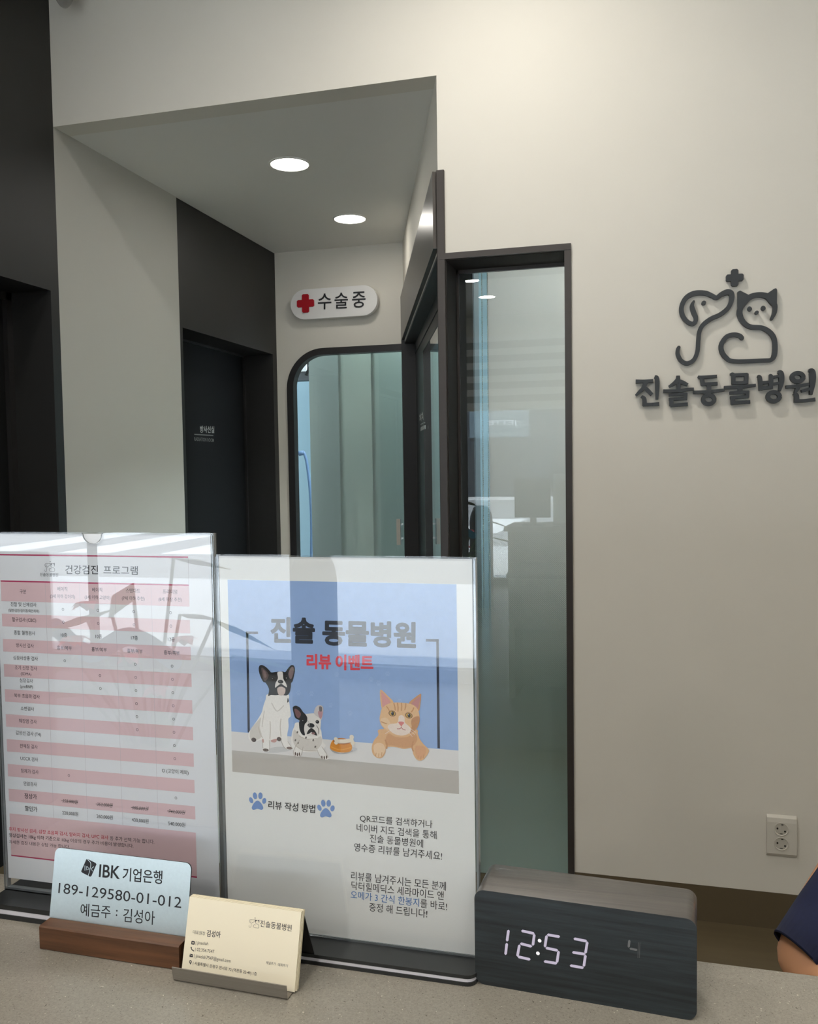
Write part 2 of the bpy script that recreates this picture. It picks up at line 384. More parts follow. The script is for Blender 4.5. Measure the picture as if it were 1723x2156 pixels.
wall_x(l_, Y1b, 2.9695, ZF, ZC, M['clad']); wall_x(l_, Y1a, Y1b, 2.088, ZC, M['clad']); wall_x(l_, 1.5, Y1a, ZF, ZC, M['clad'])
wall_x(l_, 2.9695, 3.888, ZF, ZS, mat('dimmed_wall_paint', rgb(186, 184, 177), .75, bump=.02, scale=(3, 3, 3)))  # shade on this stretch of wall is put into its greyer colour
wall_x(l_, 3.888, Y2a, ZF, ZS-.002, M['clad']); wall_x(l_, Y2a, Y2b, ZD, ZS-.002, M['clad']); wall_x(l_, Y2b, YB, ZF, ZS-.002, M['clad'])
l_.box((XL-.32, 1.5, ZF), (XL-.3, YB, ZC), M['door_dark'])
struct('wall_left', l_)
l_ = MB(); l_.box((-6.3, YS, ZF), (-6.2, 1.6, ZC), M['wall']); l_.box((-6.2, 1.5, ZF), (XL-.301, 1.6, ZC), M['wall']); struct('wall_side', l_)
r_ = MB(); r_.box((XR, YS, ZF), (XR+.1, D, ZC), M['wall']); struct('wall_right', r_)
# doors of the left wall
XD = -2.39
d1 = struct_root('door_1', (XD, (Y1a+Y1b)/2, ZF))
m_ = MB(); m_.box((XD-.04, Y1a, ZF), (XD, Y1b, 2.088), M['door_dark']); obj('door_leaf', m_, d1)
m_ = MB()
for y in (Y1a, Y1b-.03): m_.box((XD, y, ZF), (XD+.02, y+.03, 2.088), M['frame'])
m_.box((XD, Y1a, 2.06), (XD+.02, Y1b, 2.088), M['frame']); obj('door_frame', m_, d1)
d2 = struct_root('door_2', (XD, (Y2a+Y2b)/2, ZF))
m_ = MB(); m_.box((XD-.04, Y2a, ZF), (XD, Y2b, ZD), M['door_dark']); obj('door_leaf', m_, d2)
m_ = MB(); m_.box((XD, Y2b-.012, ZF), (XD+.012, Y2b, ZD), M['frame']); m_.box((XD, Y2a, ZF), (XD+.012, Y2a+.012, ZD), M['frame']); m_.box((XD, Y2a, ZD-.012), (XD+.012, Y2b, ZD), M['frame']); obj('door_frame', m_, d2)
leafP = Plane((XD, 4.2, 0), (0, 1, 0), (0, 0, 1))
m_ = MB(); grey_ink = mat('pale_door_lettering', rgb(190, 190, 188), .6); dim_ink = mat('dim_door_lettering', rgb(120, 121, 120), .6)
text(m_, leafP, '방사선실', leafP.px(421, 911), leafP.px(451, 912), leafP.px(421, 896), .001, grey_ink, .012)
m_.ribbon(leafP, [leafP.px(409, 914.5), leafP.px(449, 917)], .006, dim_ink, None, .001, False, False)
text(m_, leafP, 'RADIATION ROOM', leafP.px(409, 928), leafP.px(450, 931), leafP.px(409, 920), .001, dim_ink, .01)
obj('door_lettering', m_, d2, )['label'] = 'pale lettering on dark door'

# corridor end wall with the round cornered glass door
gx0, gx1, gz1 = -2.083, -1.36, 2.085      # glass edge
rad = .19
def arch(x0, z1, x1, r, z0=-.12):
    return [(x0, z0)]+[(x0+r-r*math.cos(a), z1-r+r*math.sin(a)) for a in (math.pi/2*k/14 for k in range(15))]+[(x1, z1), (x1, z0)]
endP = Plane((0, YB, 0), (1, 0, 0), (0, 0, 1))
fw = .042
outer = arch(gx0-fw, gz1+.04, -1.32, rad+.05); inner = arch(gx0, gz1, -1.32, rad)
w_ = MB()
pts = [(XL-.3, 0), (XL-.3, ZS), (-1.25, ZS), (-1.25, 0)]
ring = [(XL-.3, ZF), (XL-.3, ZS), (-1.25, ZS), (-1.25, gz1+.04)]+outer[-2:0:-1]+[outer[0]]
w_.prism(endP, ring, -.05, 0, M['wall']); struct('wall_corridor_end', w_)
d3 = struct_root('door_3', (-1.7, YB, ZF))
m_ = MB(); loop = outer[:-1]+inner[-2::-1]
m_.prism(endP, loop, -.05, .012, M['frame']); obj('door_frame', m_, d3)
m_ = MB(); m_.prism(endP, inner, -.042, -.034, M['pane']); obj('glass', m_, d3)
m_ = MB(); hx = endP.px(843.5, 1092); hz0 = endP.px(845, 1146)[1]; m_.box((hx[0]-.012, YB-.05, hz0), (hx[0]+.012, YB-.03, hx[1]), M['chrome'], )
m_.box((hx[0]-.006, YB-.03, hx[1]-.04), (hx[0]+.006, YB+.036, hx[1]-.03), M['chrome']); m_.box((hx[0]-.006, YB-.03, hz0+.03), (hx[0]+.006, YB+.036, hz0+.04), M['chrome']); obj('pull_handle', m_, d3)
# operating room behind it
w_ = MB(); w_.box((-3.1, 8.0, ZF), (2.0, 8.1, ZS), M['teal']); w_.box((-3.1, YB+.121, ZF), (-3.0, 8.0, ZS), M['teal']); struct('wall_operating_room', w_)
pan = thing('panel_blind', 'pale sage panel blind of three fabric strips behind the round cornered glass door', 'blind', (-1.65, YB+.2, 0))
tones = [rgb(184, 191, 187), rgb(194, 201, 194), rgb(184, 194, 188)]
xs = [endP.px(p, 1000)[0]*(1+.16/5.06) for p in (652, 715, 785, 846)]
for k in range(3):
    m_ = MB(); m_.box((xs[k]-.002, YB+.19-.012*k, .05), (xs[k+1]+.02, YB+.194-.012*k, 2.5), fabric('panel_fabric_%d' % k, tones[k], .42)); obj('fabric_panel', m_, pan)
m_ = MB(); m_.box((xs[0]-.1, YB+.15, 2.5), (xs[3]+.05, YB+.22, 2.54), M['white']); obj('rail', m_, pan)
yb2 = YB+.9
a = on_y(630, 765, yb2); a1_ = on_y(650, 800, yb2); m_ = MB(); m_.box((a.x-.15, yb2, a1_.z), (a1_.x, yb2+.1, a.z+.3), M['dark_grey']); m_.tube([(a.x+.02, yb2-.02, a.z+.05), (a.x+.10, yb2-.03, a.z-.02), (a.x+.06, yb2-.02, a.z-.09)], .012, M['hole'])
m_.box((a.x-.02, yb2-.01, a.z-.06), (a.x+.06, yb2, a.z-.01), M['white']); m_.tube([(a.x-.02, yb2+.05, a.z+.2), (a.x-.02, yb2+.05, ZS)], .015, M['dark_grey'])
tag(obj('equipment_box', m_, origin=(a.x, yb2, a.z)), 'dark equipment box with cables seen at the top left behind the round cornered glass', 'medical equipment')
m_ = MB(); m_.tube(catmull([tuple(on_y(*q, yb2)) for q in ((634, 955), (641, 955), (648, 985), (655, 1060), (656, 1165), (650, 1300))], 6), .011, M['hose'])
m_.tube([tuple(on_y(630, 955, yb2)), tuple(on_y(640, 953, yb2))], .018, M['hose'])
tag(obj('hose', m_, origin=tuple(on_y(641, 955, yb2))), 'thin blue grey hose hanging at the left behind the round cornered glass', 'hose')
# unseen panel lamps added so that the blinds behind the glass glow
def lamp_panel(x, y, sx, sy, label):
    t = thing('added_panel_light', label, 'ceiling light', (x, y, ZS))
    m_ = MB(); m_.box((x-sx, y-sy, ZS-.02), (x+sx, y+sy, ZS-.004), mat('panel_diffuser', (1, 1, 1, 1), .5, emit=(.88, .97, 1, 1), es=PANEL)); obj('diffuser', m_, t)
    m_ = MB()
    for q in ((x-sx-.02, y-sy-.02, x-sx, y+sy+.02), (x+sx, y-sy-.02, x+sx+.02, y+sy+.02), (x-sx, y-sy-.02, x+sx, y-sy), (x-sx, y+sy, x+sx, y+sy+.02)):
        m_.box((q[0], q[1], ZS-.025), (q[2], q[3], ZS), M['white'])
    obj('frame', m_, t)
lamp_panel(-1.5, 5.85, .35, .3, 'unseen flat ceiling panel light added in the room behind the round cornered door')
lamp_panel(.5, 3.8, .5, .36, 'unseen flat ceiling panel light added in the room behind the narrow window')

# slanted partition on the right of the corridor
A = Vector((XC, D, 0)); B = Vector((-1.375, 5.06, 0)); e = (B-A).normalized(); LEN = (B-A).length; nv = Vector((-e.y, e.x, 0))   # nv points into the corridor
def sbox(mb, t0, t1, n0, n1, z0, z1, mt):
    ta = lambda n: max(t0, (-.016-nv.x*n)/e.x) if n < 0 else t0      # mitred so that nothing stands into the window reveal
    vs = [A+e*t+nv*n+Vector((0, 0, z)) for z in (z0, z1) for t, n in ((ta(n0), n0), (t1, n0), (t1, n1), (ta(n1), n1))]
    mb.add(vs, [(0, 1, 2, 3), (7, 6, 5, 4), (0, 4, 5, 1), (1, 5, 6, 2), (2, 6, 7, 3), (3, 7, 4, 0)], mt)
w_ = MB(); sbox(w_, .002, LEN-.003, -.12, 0, 2.13, ZS, M['wall']); struct('wall_corridor_right', w_, weld=True)
TST = (on_plane(893, 900, A+nv*-.065, nv)-A).dot(e)
d4 = struct_root('door_4', tuple(A+e*LEN*.5+Vector((0, 0, ZF))))
m_ = MB(); sbox(m_, .004, LEN-.004, .0005, .018, 2.14, 2.40, M['panel']); obj('transom_panel', m_, d4, weld=True)
m_ = MB(); sbox(m_, .02, LEN-.0605, -.0595, .0, 2.118, 2.1297, M['frame']); obj('head_lining', m_, d4, weld=True)
m_ = MB(); sbox(m_, .03, LEN-.06, -.12, -.06, 2.06, 2.129, M['frame']); sbox(m_, LEN-.06, LEN-.004, -.12, .017, ZF, 2.139, M['frame']); obj('door_frame', m_, d4, weld=True)
m_ = MB(); sbox(m_, TST, LEN-.06, -.105, -.065, ZF, 2.06, M['frame']); sbox(m_, .02, TST, -.105, -.065, 2.0, 2.06, M['frame']); sbox(m_, .02, TST, -.105, -.065, ZF, .1, M['frame']); obj('door_stile', m_, d4, weld=True)
m_ = MB(); sbox(m_, .02, TST, -.075, -.067, .1, 2.0, M['pane']); obj('glass', m_, d4, weld=True)
skewP = Plane(A+nv*-.0645, -e, (0, 0, 1))
m_ = MB()
text(m_, skewP, '처치', skewP.px(884, 889), skewP.px(892, 884), skewP.px(883, 873), .0005, M['white'], .03)
m_.ribbon(skewP, [skewP.px(886, 894), skewP.px(893, 890)], .006, grey_ink, None, .0005, False, False)
m_.ribbon(skewP, [skewP.px(886, 904), skewP.px(894, 899)], .02, grey_ink, None, .0005, False, False)
obj('door_lettering', m_, d4)['label'] = 'small white lettering on dark stile'

# interior window in the logo wall
win = struct_root('window_1', ((WX0+WX1)/2, D, ZF))
m_ = MB()
m_.box((XC-.003, D-.012, ZF), (-.655, D+.1, 2.40), M['bronze']); obj('corner_post', m_, win, bevel=.0015)
m_ = MB(); fwd = .0215
m_.box((-.655, D-.004, ZF), (-.6545, D+.17, ZT), M['bronze'])
m_.box((-.6548, D+.0, ZF), (-.652, D+.17, ZT-.0215), M['bronze_matt']); m_.box((-.652, D+.0, ZT-.0225), (WX1-fwd, D+.17, ZT-.0206), M['bronze_matt'])
m_.box((-.6735, D-.0135, ZT-.0205), (WX1, D+.17, ZT), M['bronze'])
m_.box((WX1-fwd, D-.0115, ZF), (WX1-.0004, D+.1698, ZT-.0206), M['bronze']); obj('frame', m_, win)
m_ = MB(); gy = D+.165; gl0, gl1 = -.651, WX1-fwd
for q in ((gl0, ZF, gl0+.008, ZT-.02), (gl1-.006, ZF, gl1, ZT-.02), (gl0, ZT-.035, gl1, ZT-.02)): m_.box((q[0], gy-.008, q[1]), (q[2], gy+.006, q[3]), M['bronze'])
obj('glazing_bead', m_, win)
m_ = MB(); m_.box((gl0, gy, ZF), (gl1, gy+.006, ZT-.02), M['pane']); obj('glass', m_, win)
zf0 = on_y(1100, 1475, gy).z; zf1 = on_y(1100, 1120, gy).z
m_ = MB(); m_.add([(gl0, gy+.008, ZF), (gl1+.02, gy+.008, ZF), (gl1+.02, gy+.008, zf1), (gl0, gy+.008, zf1)], [(0, 1, 2, 3)], film_mat(zf0, zf1)); obj('frosted_film', m_, win)
# room behind the window
tw = mat('dull_blue_wall', rgb(120, 146, 158), .8); w_ = MB(); w_.box((-1.22, YB-.05, ZF), (1.6, YB, ZS), tw); w_.box((1.5, D+.172, ZF), (1.6, YB-.05, ZS), M['wall']); struct('wall_treatment_room', w_)
yb3 = gy+.09
bx0 = on_y(1030, 900, yb3).x
bl = thing('roller_blind', 'pale sage roller blind drawn down behind the narrow window', 'blind', (0, yb3, 2.5))
m_ = MB(); m_.box((bx0, yb3, .35), (.12, yb3+.003, 2.48), M['blind']); obj('fabric', m_, bl)
m_ = MB(); m_.tube([(bx0-.01, yb3+.02, 2.5), (.13, yb3+.02, 2.5)], .022, M['white']); obj('roller', m_, bl)
m_ = MB(); m_.box((bx0, yb3-.006, .33), (.12, yb3+.01, .35), M['white']); obj('bottom_bar', m_, bl)
m_ = MB(); ych = yb3-.02
for px_ in (1017, 1028.5):
    top = on_y(px_-2, 560, ych); bot = on_y(px_+4, 1500, ych); k = int((top.z+.3-bot.z)/.0085)
    m_.tube([(top.x, ych, top.z+.35), (bot.x, ych, bot.z)], .0008, M['chain'], 5)
    for i in range(k):
        t = i/k; m_.add(*[q for q in (lambda p, r: ([(p.x+r*x, p.y+r*y, p.z+r*z) for x, y, z in ((1, 0, 0), (-1, 0, 0), (0, 1, 0), (0, -1, 0), (0, 0, 1), (0, 0, -1))], [(0, 2, 4), (2, 1, 4), (1, 3, 4), (3, 0, 4), (2, 0, 5), (1, 2, 5), (3, 1, 5), (0, 3, 5)]))(top.lerp(bot, t)+Vector((0, 0, .2*(1-t))), .0027)], M['chain'], True)
obj('bead_chain', m_, bl)
dk = on_y(1003, 900, 3.22).x
m_ = MB(); m_.box((-.735, 3.20, ZF), (dk, 3.30, 2.70), M['frame']); m_.box((-.735, 3.185, ZF), (dk-.001, 3.1995, 2.70), M['clad'])
tag(obj('cupboard_side', m_, origin=((dk-.735)/2, 3.24, ZF)), 'dark tall cupboard side behind the left edge of the narrow window', 'cupboard')

# ------------------------------------------------------------------ shop front behind the viewer and the street
w_ = MB(); w_.box((-6.3, YS-.1, 3.0), (XR+.2, YS, ZC), M['wall']); w_.box((-6.3, YS-.1, ZF), (-5.9, YS, 3.0), M['wall']); w_.box((2.6, YS-.1, ZF), (XR+.2, YS, 3.0), M['wall']); struct('wall_front', w_)
w2 = struct_root('window_2', (.2, YS-.05, 0))
m_ = MB()
for x in (-5.9, -4.2, -2.5, -.8, .9, 2.55): m_.box((x, YS-.08, ZF), (x+.05, YS-.02, 3.0), M['frame'])
m_.box((-5.9, YS-.08, 2.95), (2.6, YS-.02, 3.0), M['frame']); m_.box((-5.9, YS-.08, ZF), (2.6, YS-.02, -.03), M['frame']); obj('frame', m_, w2)
m_ = MB(); m_.box((-5.85, YS-.055, -.03), (2.55, YS-.05, 2.95), M['shop_pane']); obj('glass', m_, w2)
t = thing('zebra_blind', 'banded zebra blind half drawn at the shop window behind the viewer', 'blind', (.2, YS+.04, 2.95))
m_ = MB(); z = 2.93
while z > 2.2: m_.box((-5.9, YS+.04, z-.083), (2.6, YS+.043, z), M['blind_dark']); m_.box((-5.9, YS+.04, z-.166), (2.6, YS+.042, z-.083), M['white']); z -= .166
obj('fabric', m_, t); m_ = MB(); m_.box((-5.9, YS+.01, 2.93), (2.6, YS+.08, 3.0), M['white']); obj('head_box', m_, t); m_ = MB(); m_.box((-5.9, YS+.03, z-.02), (2.6, YS+.055, z), M['white']); obj('bottom_bar', m_, t)
g = MB(); g.box((-40, -60, -.14), (40, YS-.301, -.02), M['paving']); g.box((-6.3, YS-.3, ZF), (XR+.2, YS-.081, -.02), M['paving']); g.box((-40, -31, -.02), (40, -9, -.018), M['asphalt'])
for x in range(-12, 12, 2): g.box((x, -17, -.018), (x+1, -12, -.016), M['road_white'])
g.box((-40, -31, -.018), (40, -30.2, -.016), M['road_white']); struct('floor_street', g)
t = thing('street_building', 'dark building across the street seen only as a reflection', 'building', (0, -34, 0))
m_ = MB(); m_.box((-30, -40, -.02), (30, -34, 9), M['bldg']); obj('facade', m_, t)
m_ = MB()
for x in range(-28, 28, 4): m_.box((x, -34, .3), (x+3, -33.95, 2.4), M['dark_grey'])
obj('shop_windows', m_, t)
vq = [on_y(p, q, 40.28) for p, q in ((1092, 897), (1030, 899), (1092, 884))]
m_ = MB(); m_.box((vq[1].x-.9, -33.96, vq[0].z-.5), (vq[0].x+.5, -33.9, vq[2].z+.5), mat('sign_board', rgb(120, 136, 142), .7)); obj('sign_board', m_, t)
jp = Plane((0, -33.89, 0), (-1, 0, 0), (0, 0, 1))
m_ = MB(); text(m_, jp, 'JETTE', (-vq[0].x, vq[0].z), (-vq[1].x, vq[0].z), (-vq[0].x, vq[2].z), .0, M['road_white'], .02); obj('sign_lettering', m_, t)
t = thing('air_purifier', 'dark tall air purifier with rounded top behind the viewer', 'air purifier', (-1.7, -3.05, ZF))
m_ = MB(); m_.lathe((-1.7, -3.05, 0), [(.12, ZF+.02), (.125, ZF+.06), (.125, .80), (.115, .87), (.08, .95), (.05, .97)], M['dark_grey']); obj('body', m_, t)
m_ = MB(); m_.lathe((-1.7, -3.05, 0), [(.13, ZF), (.13, ZF+.02)], M['hole']); obj('base', m_, t)
# flowering plant on the floor behind the viewer
t = thing('potted_plant', 'leafy plant with pink flowers and a blue ribbon in a white pot behind the viewer', 'plant', (-1.62, -1.3, ZF))
m_ = MB(); m_.lathe((-1.62, -1.3, 0), [(.10, ZF), (.14, .30), (.15, .32), (.13, .32)], M['white']); obj('pot', m_, t)
m_ = MB(); lf = MB(); fl = MB()
for i in range(15):
    a = i*2.4; h = random.uniform(.62, 1.1); r = random.uniform(.1, .34); c = Vector((-1.62, -1.3, .3)); tip = c+Vector((math.cos(a)*r, math.sin(a)*r, h-.3))
    m_.tube([c, c.lerp(tip, .5)+Vector((0, 0, .05)), tip], .006, M['leaf'], 6)
    d = Vector((math.cos(a), math.sin(a), -.25)); sd = Vector((-math.sin(a), math.cos(a), .2)); L_ = .26
    lf.add([tip-d*.02, tip+d*L_*.4+sd*.035, tip+d*L_, tip+d*L_*.4-sd*.035, tip+d*L_*.4+Vector((0, 0, .012))], [(0, 1, 4), (1, 2, 4), (2, 3, 4), (3, 0, 4)], M['leaf'])
    if i % 3 == 0:
        for k in range(5):
            b = k*1.257; p = tip+Vector((0, 0, .03)); fl.add([p, p+Vector((math.cos(b)*.035, math.sin(b)*.035, .03)), p+Vector((math.cos(b+.6)*.06, math.sin(b+.6)*.06, .01)), p+Vector((math.cos(b+1.2)*.035, math.sin(b+1.2)*.035, .03))], [(0, 1, 2, 3)], M['pink'])
obj('stem', m_, t); obj('foliage', lf, t); obj('blossoms', fl, t)
m_ = MB(); m_.ribbon(Plane((-1.62, -1.12, .45), (-1, 0, 0), (0, 0, 1)), [(-.2, .35), (-.05, .42), (.1, .36), (.22, .44)], .06, M['sky_blue'], 0, .004); obj('ribbon', m_, t)

# ------------------------------------------------------------------ lamps
def downlight(x, y, z, r, mt, label, grp):
    t = thing('recessed_downlight', label, 'ceiling light', (x, y, z), grp)
    m_ = MB(); n = 40
    vs = []; prof = [(r*1.10, 0), (r*1.10, -.003), (r*1.0, -.006), (r*.97, -.002), (r*.97, 0)]
    for q, h in prof:
        for k in range(n): a = 2*math.pi*k/n; vs.append((x+q*math.cos(a), y+q*math.sin(a), z+h))
    m_.add(vs, [(i*n+k, i*n+(k+1) % n, (i+1)*n+(k+1) % n, (i+1)*n+k) for i in range(4) for k in range(n)], M['ring'], True); obj('trim_ring', m_, t)
    m_ = MB(); m_.add([(x+r*.97*math.cos(2*math.pi*k/n), y+r*.97*math.sin(2*math.pi*k/n), z-.003) for k in range(n)], [tuple(range(n))[::-1]], mt); obj('diffuser', m_, t)
    return t
p = on_z(610, 345, ZS); q = on_z(737, 460, ZS)
l1 = downlight(p.x, p.y, ZS, .083, M['lamp'], 'larger looking lit round downlight, nearer one in the corridor soffit', 'corridor downlights')
copy_tree(l1, (q.x, q.y, ZS), 'smaller looking lit round downlight, deeper in the corridor above the lit sign')
l2 = downlight(-1.67, -2.43, ZC, .09, M['room_lamp'], 'lit round downlight mirrored as the upper spot in the narrow window', 'room downlights')
copy_tree(l2, (-1.66, -3.33, ZC), 'lit round downlight mirrored as the lower spot in the narrow window')
for x, y in ((-1.67, -1.5), (-1.67, .3), (-.45, 2.2), (-.45, -.85), (.75, .3), (-.45, -1.8), (1.6, -2.2)):  # unseen; the middle pair behind the viewer is added to light the sign fronts
    copy_tree(l2, (x, y, ZC), 'lit round downlight in the room ceiling out of view')
c = on_y(135, 0, 2.87); cz = on_y(135, 17, 2.87).z
t = thing('security_camera', 'small dark dome camera with a clear rim at the top left corner', 'security camera', (c.x, 2.87, ZC))
m_ = MB(); m_.lathe((c.x, 2.87, ZC), [(.05, 0), (.05, -.03), (.046, -.035)], M['white']); obj('housing', m_, t)
m_ = MB(); m_.lathe((c.x, 2.87, ZC-.035), [(.045*math.cos(a), -(ZC-.035-cz)*math.sin(a)) for a in (math.pi/2*k/10 for k in range(10))], glass('dome_plastic', (.8, .8, .8), .06)); obj('dome_cover', m_, t)
m_ = MB(); m_.ball((c.x, 2.87, ZC-.035-(ZC-.035-cz)*.45), .028, M['dome']); obj('lens', m_, t)

# ------------------------------------------------------------------ surgery sign in the corridor
sgP = Plane((0, YB-.006, 0), (1, 0, 0), (0, 0, 1)); sgF = Plane((0, YB-.055, 0), (1, 0, 0), (0, 0, 1))
ca = sgF.px(612, 640); cb = sgF.px(795, 634); lo = sgF.px(680, 670)[1]; hi = sgF.px(700, 605)[1]
cz_ = (lo+hi)/2; hr = (hi-lo)/2; x0 = ca[0]; x1 = cb[0]
pill = [(x0+hr-hr*math.sin(a), cz_+hr*math.cos(a)) for a in (math.pi*k/16 for k in range(17))]+[(x1-hr+hr*math.sin(a), cz_-hr*math.cos(a)) for a in (math.pi*k/16 for k in range(17))]
t = thing('surgery_sign', 'white pill shaped sign with red cross and black lettering above the corridor end door', 'sign', ((x0+x1)/2, YB, cz_))
m_ = MB(); m_.prism(sgF, pill[::-1], -.035, 0, M['sign_white'], smooth=False); obj('panel', m_, t, bevel=.004)
m_ = MB(); m_.prism(sgF, [((p_[0]-(x0+x1)/2)*.8+(x0+x1)/2, (p_[1]-cz_)*.6+cz_) for p_ in pill[::-1]], -.055, -.035, M['white']); obj('standoff', m_, t)
def cross_shape(c, s, wd, r):
    out = []; h = wd/2; k = s/2
    for q in range(4):
        a = q*math.pi/2; cs, sn = math.cos(a), math.sin(a)
        for x, y in ((k, -h+r), (k, h-r), (k-r, h), (h, h)): out.append((c[0]+x*cs-y*sn, c[1]+x*sn+y*cs))
        # next arm starts at its lower corner
        a2 = a+math.pi/2; cs, sn = math.cos(a2), math.sin(a2); out.append((c[0]+(k-r)*cs+h*sn, c[1]+(k-r)*sn-h*cs))
    return out
cc = sgF.px(644, 639); cs_ = sgF.px(662, 639)[0]-sgF.px(626, 639)[0]
m_ = MB(); m_.prism(sgF, cross_shape(cc, cs_, cs_*.40, cs_*.06), 0, .006, M['cross']); obj('red_cross', m_, t)
m_ = MB(); text(m_, sgF, '수', sgF.px(670, 652), sgF.px(698, 650.5), sgF.px(670, 619), .004, M['ink'], .006, 0.0)
text(m_, sgF, '술', sgF.px(705, 650), sgF.px(733, 649), sgF.px(705, 617), .004, M['ink'], .006, 0.0)
text(m_, sgF, '중', sgF.px(742, 648.5), sgF.px(770, 647), sgF.px(742, 615), .004, M['ink'], .006, 0.0); obj('lettering', m_, t)

# ------------------------------------------------------------------ clinic emblem and lettering on the logo wall
wallP = Plane((0, D, 0), (1, 0, 0), (0, 0, 1))
EMB = dict(
    dog=([(655, 392), (640, 430), (652, 480), (672, 530), (665, 570), (635, 582), (590, 555), (555, 500), (553, 430), (590, 360), (660, 322), (750, 320), (810, 342), (848, 360), (890, 332), (940, 312), (975, 325), (979, 375), (950, 445), (880, 503), (800, 540), (735, 590), (703, 650), (694, 730), (686, 820), (655, 890), (600, 920), (550, 900), (520, 850), (518, 808), (527, 785)],
         [18, 34, 40, 36, 34, 34, 34, 38, 38, 38, 40, 38, 34, 34, 38, 44, 44, 38, 36, 34, 34, 34, 34, 34, 34, 34, 34, 34, 34, 32, 28]),
    cat=([(1320, 540), (1343, 490), (1348, 430), (1325, 395), (1285, 350), (1215, 335), (1140, 352), (1085, 400), (1050, 460), (1052, 520), (1085, 575), (1140, 608), (1240, 618), (1310, 660), (1345, 725), (1345, 840), (1318, 888), (1250, 896), (1000, 902), (930, 870), (893, 815), (892, 755), (935, 695), (995, 676), (1045, 685), (1066, 704)],
         [24, 34, 38, 46, 46, 40, 44, 50, 44, 44, 38, 36, 36, 38, 38, 40, 34, 32, 32, 36, 38, 38, 38, 36, 36, 34]),
    ears=([(1028, 312), (1050, 300), (1122, 336), (1170, 322), (1130, 375), (1080, 420), (1050, 470), (1028, 520)], [(1262, 322), (1282, 325), (1340, 285), (1358, 280), (1366, 295), (1364, 480), (1335, 470), (1332, 420), (1300, 375)]),
    dots=[((740, 405), 21, 19), ((1132, 456), 19, 22), ((1248, 450), 19, 22), ((1192, 487), 18, 16)],
    cross=((1005, 189), 150, 62))
def emblem(mk, pl, conv, sc, mt, w0, w1):
    """mk(name) gives the collector to draw each piece into; conv maps drawing units to the plane"""
    for nm in ('dog', 'cat'): mk(nm).ribbon(pl, [conv(p_) for p_ in EMB[nm][0]], [x*sc*1.1 for x in EMB[nm][1]], mt, w0, w1)
    for ear in EMB['ears']:
        (mk('cat').poly(pl, [conv(p_) for p_ in ear][::-1], w1, mt) if w0 is None else mk('cat').prism(pl, [conv(p_) for p_ in ear][::-1], w0+.0003, w1+.0003, mt))
    for k, (cc_, rx, ry) in enumerate(EMB['dots']): mk(('dog_eye', 'cat_eye', 'cat_eye', 'cat_nose')[k] if w0 is not None else 'dog').disc(pl, conv(cc_), rx*sc, ry*sc, mt, w0, w1, 20, .5)
    cr = cross_shape(conv(EMB['cross'][0]), EMB['cross'][1]*sc, EMB['cross'][2]*sc, 12*sc)
    (mk('cross').poly(pl, cr, w1, mt) if w0 is None else mk('cross').prism(pl, cr, w0, w1, mt))
def cv(p_): return wallP.px(1300+p_[0]/4.073, 540+p_[1]/4.073)
s_wall = (cv((1100, 600))[0]-cv((600, 600))[0])/500
pc = cv((1000, 920))
t = thing('clinic_emblem', 'charcoal outline of a dog and a cat under a small cross on wall', 'wall sign', (pc[0], D, pc[1]))
parts = []
def mk(nm):
    if nm in ('cat_eye', 'dog_eye', 'cat_nose') or nm not in [x[0] for x in parts]: parts.append((nm, MB()))
    return [x for x in parts if x[0] == nm][-1][1]
emblem(mk, wallP, cv, s_wall, M['letter'], .002, .016)
for nm, m_ in parts: obj({'dog': 'dog_outline', 'cat': 'cat_outline'}.get(nm, nm), m_, t)
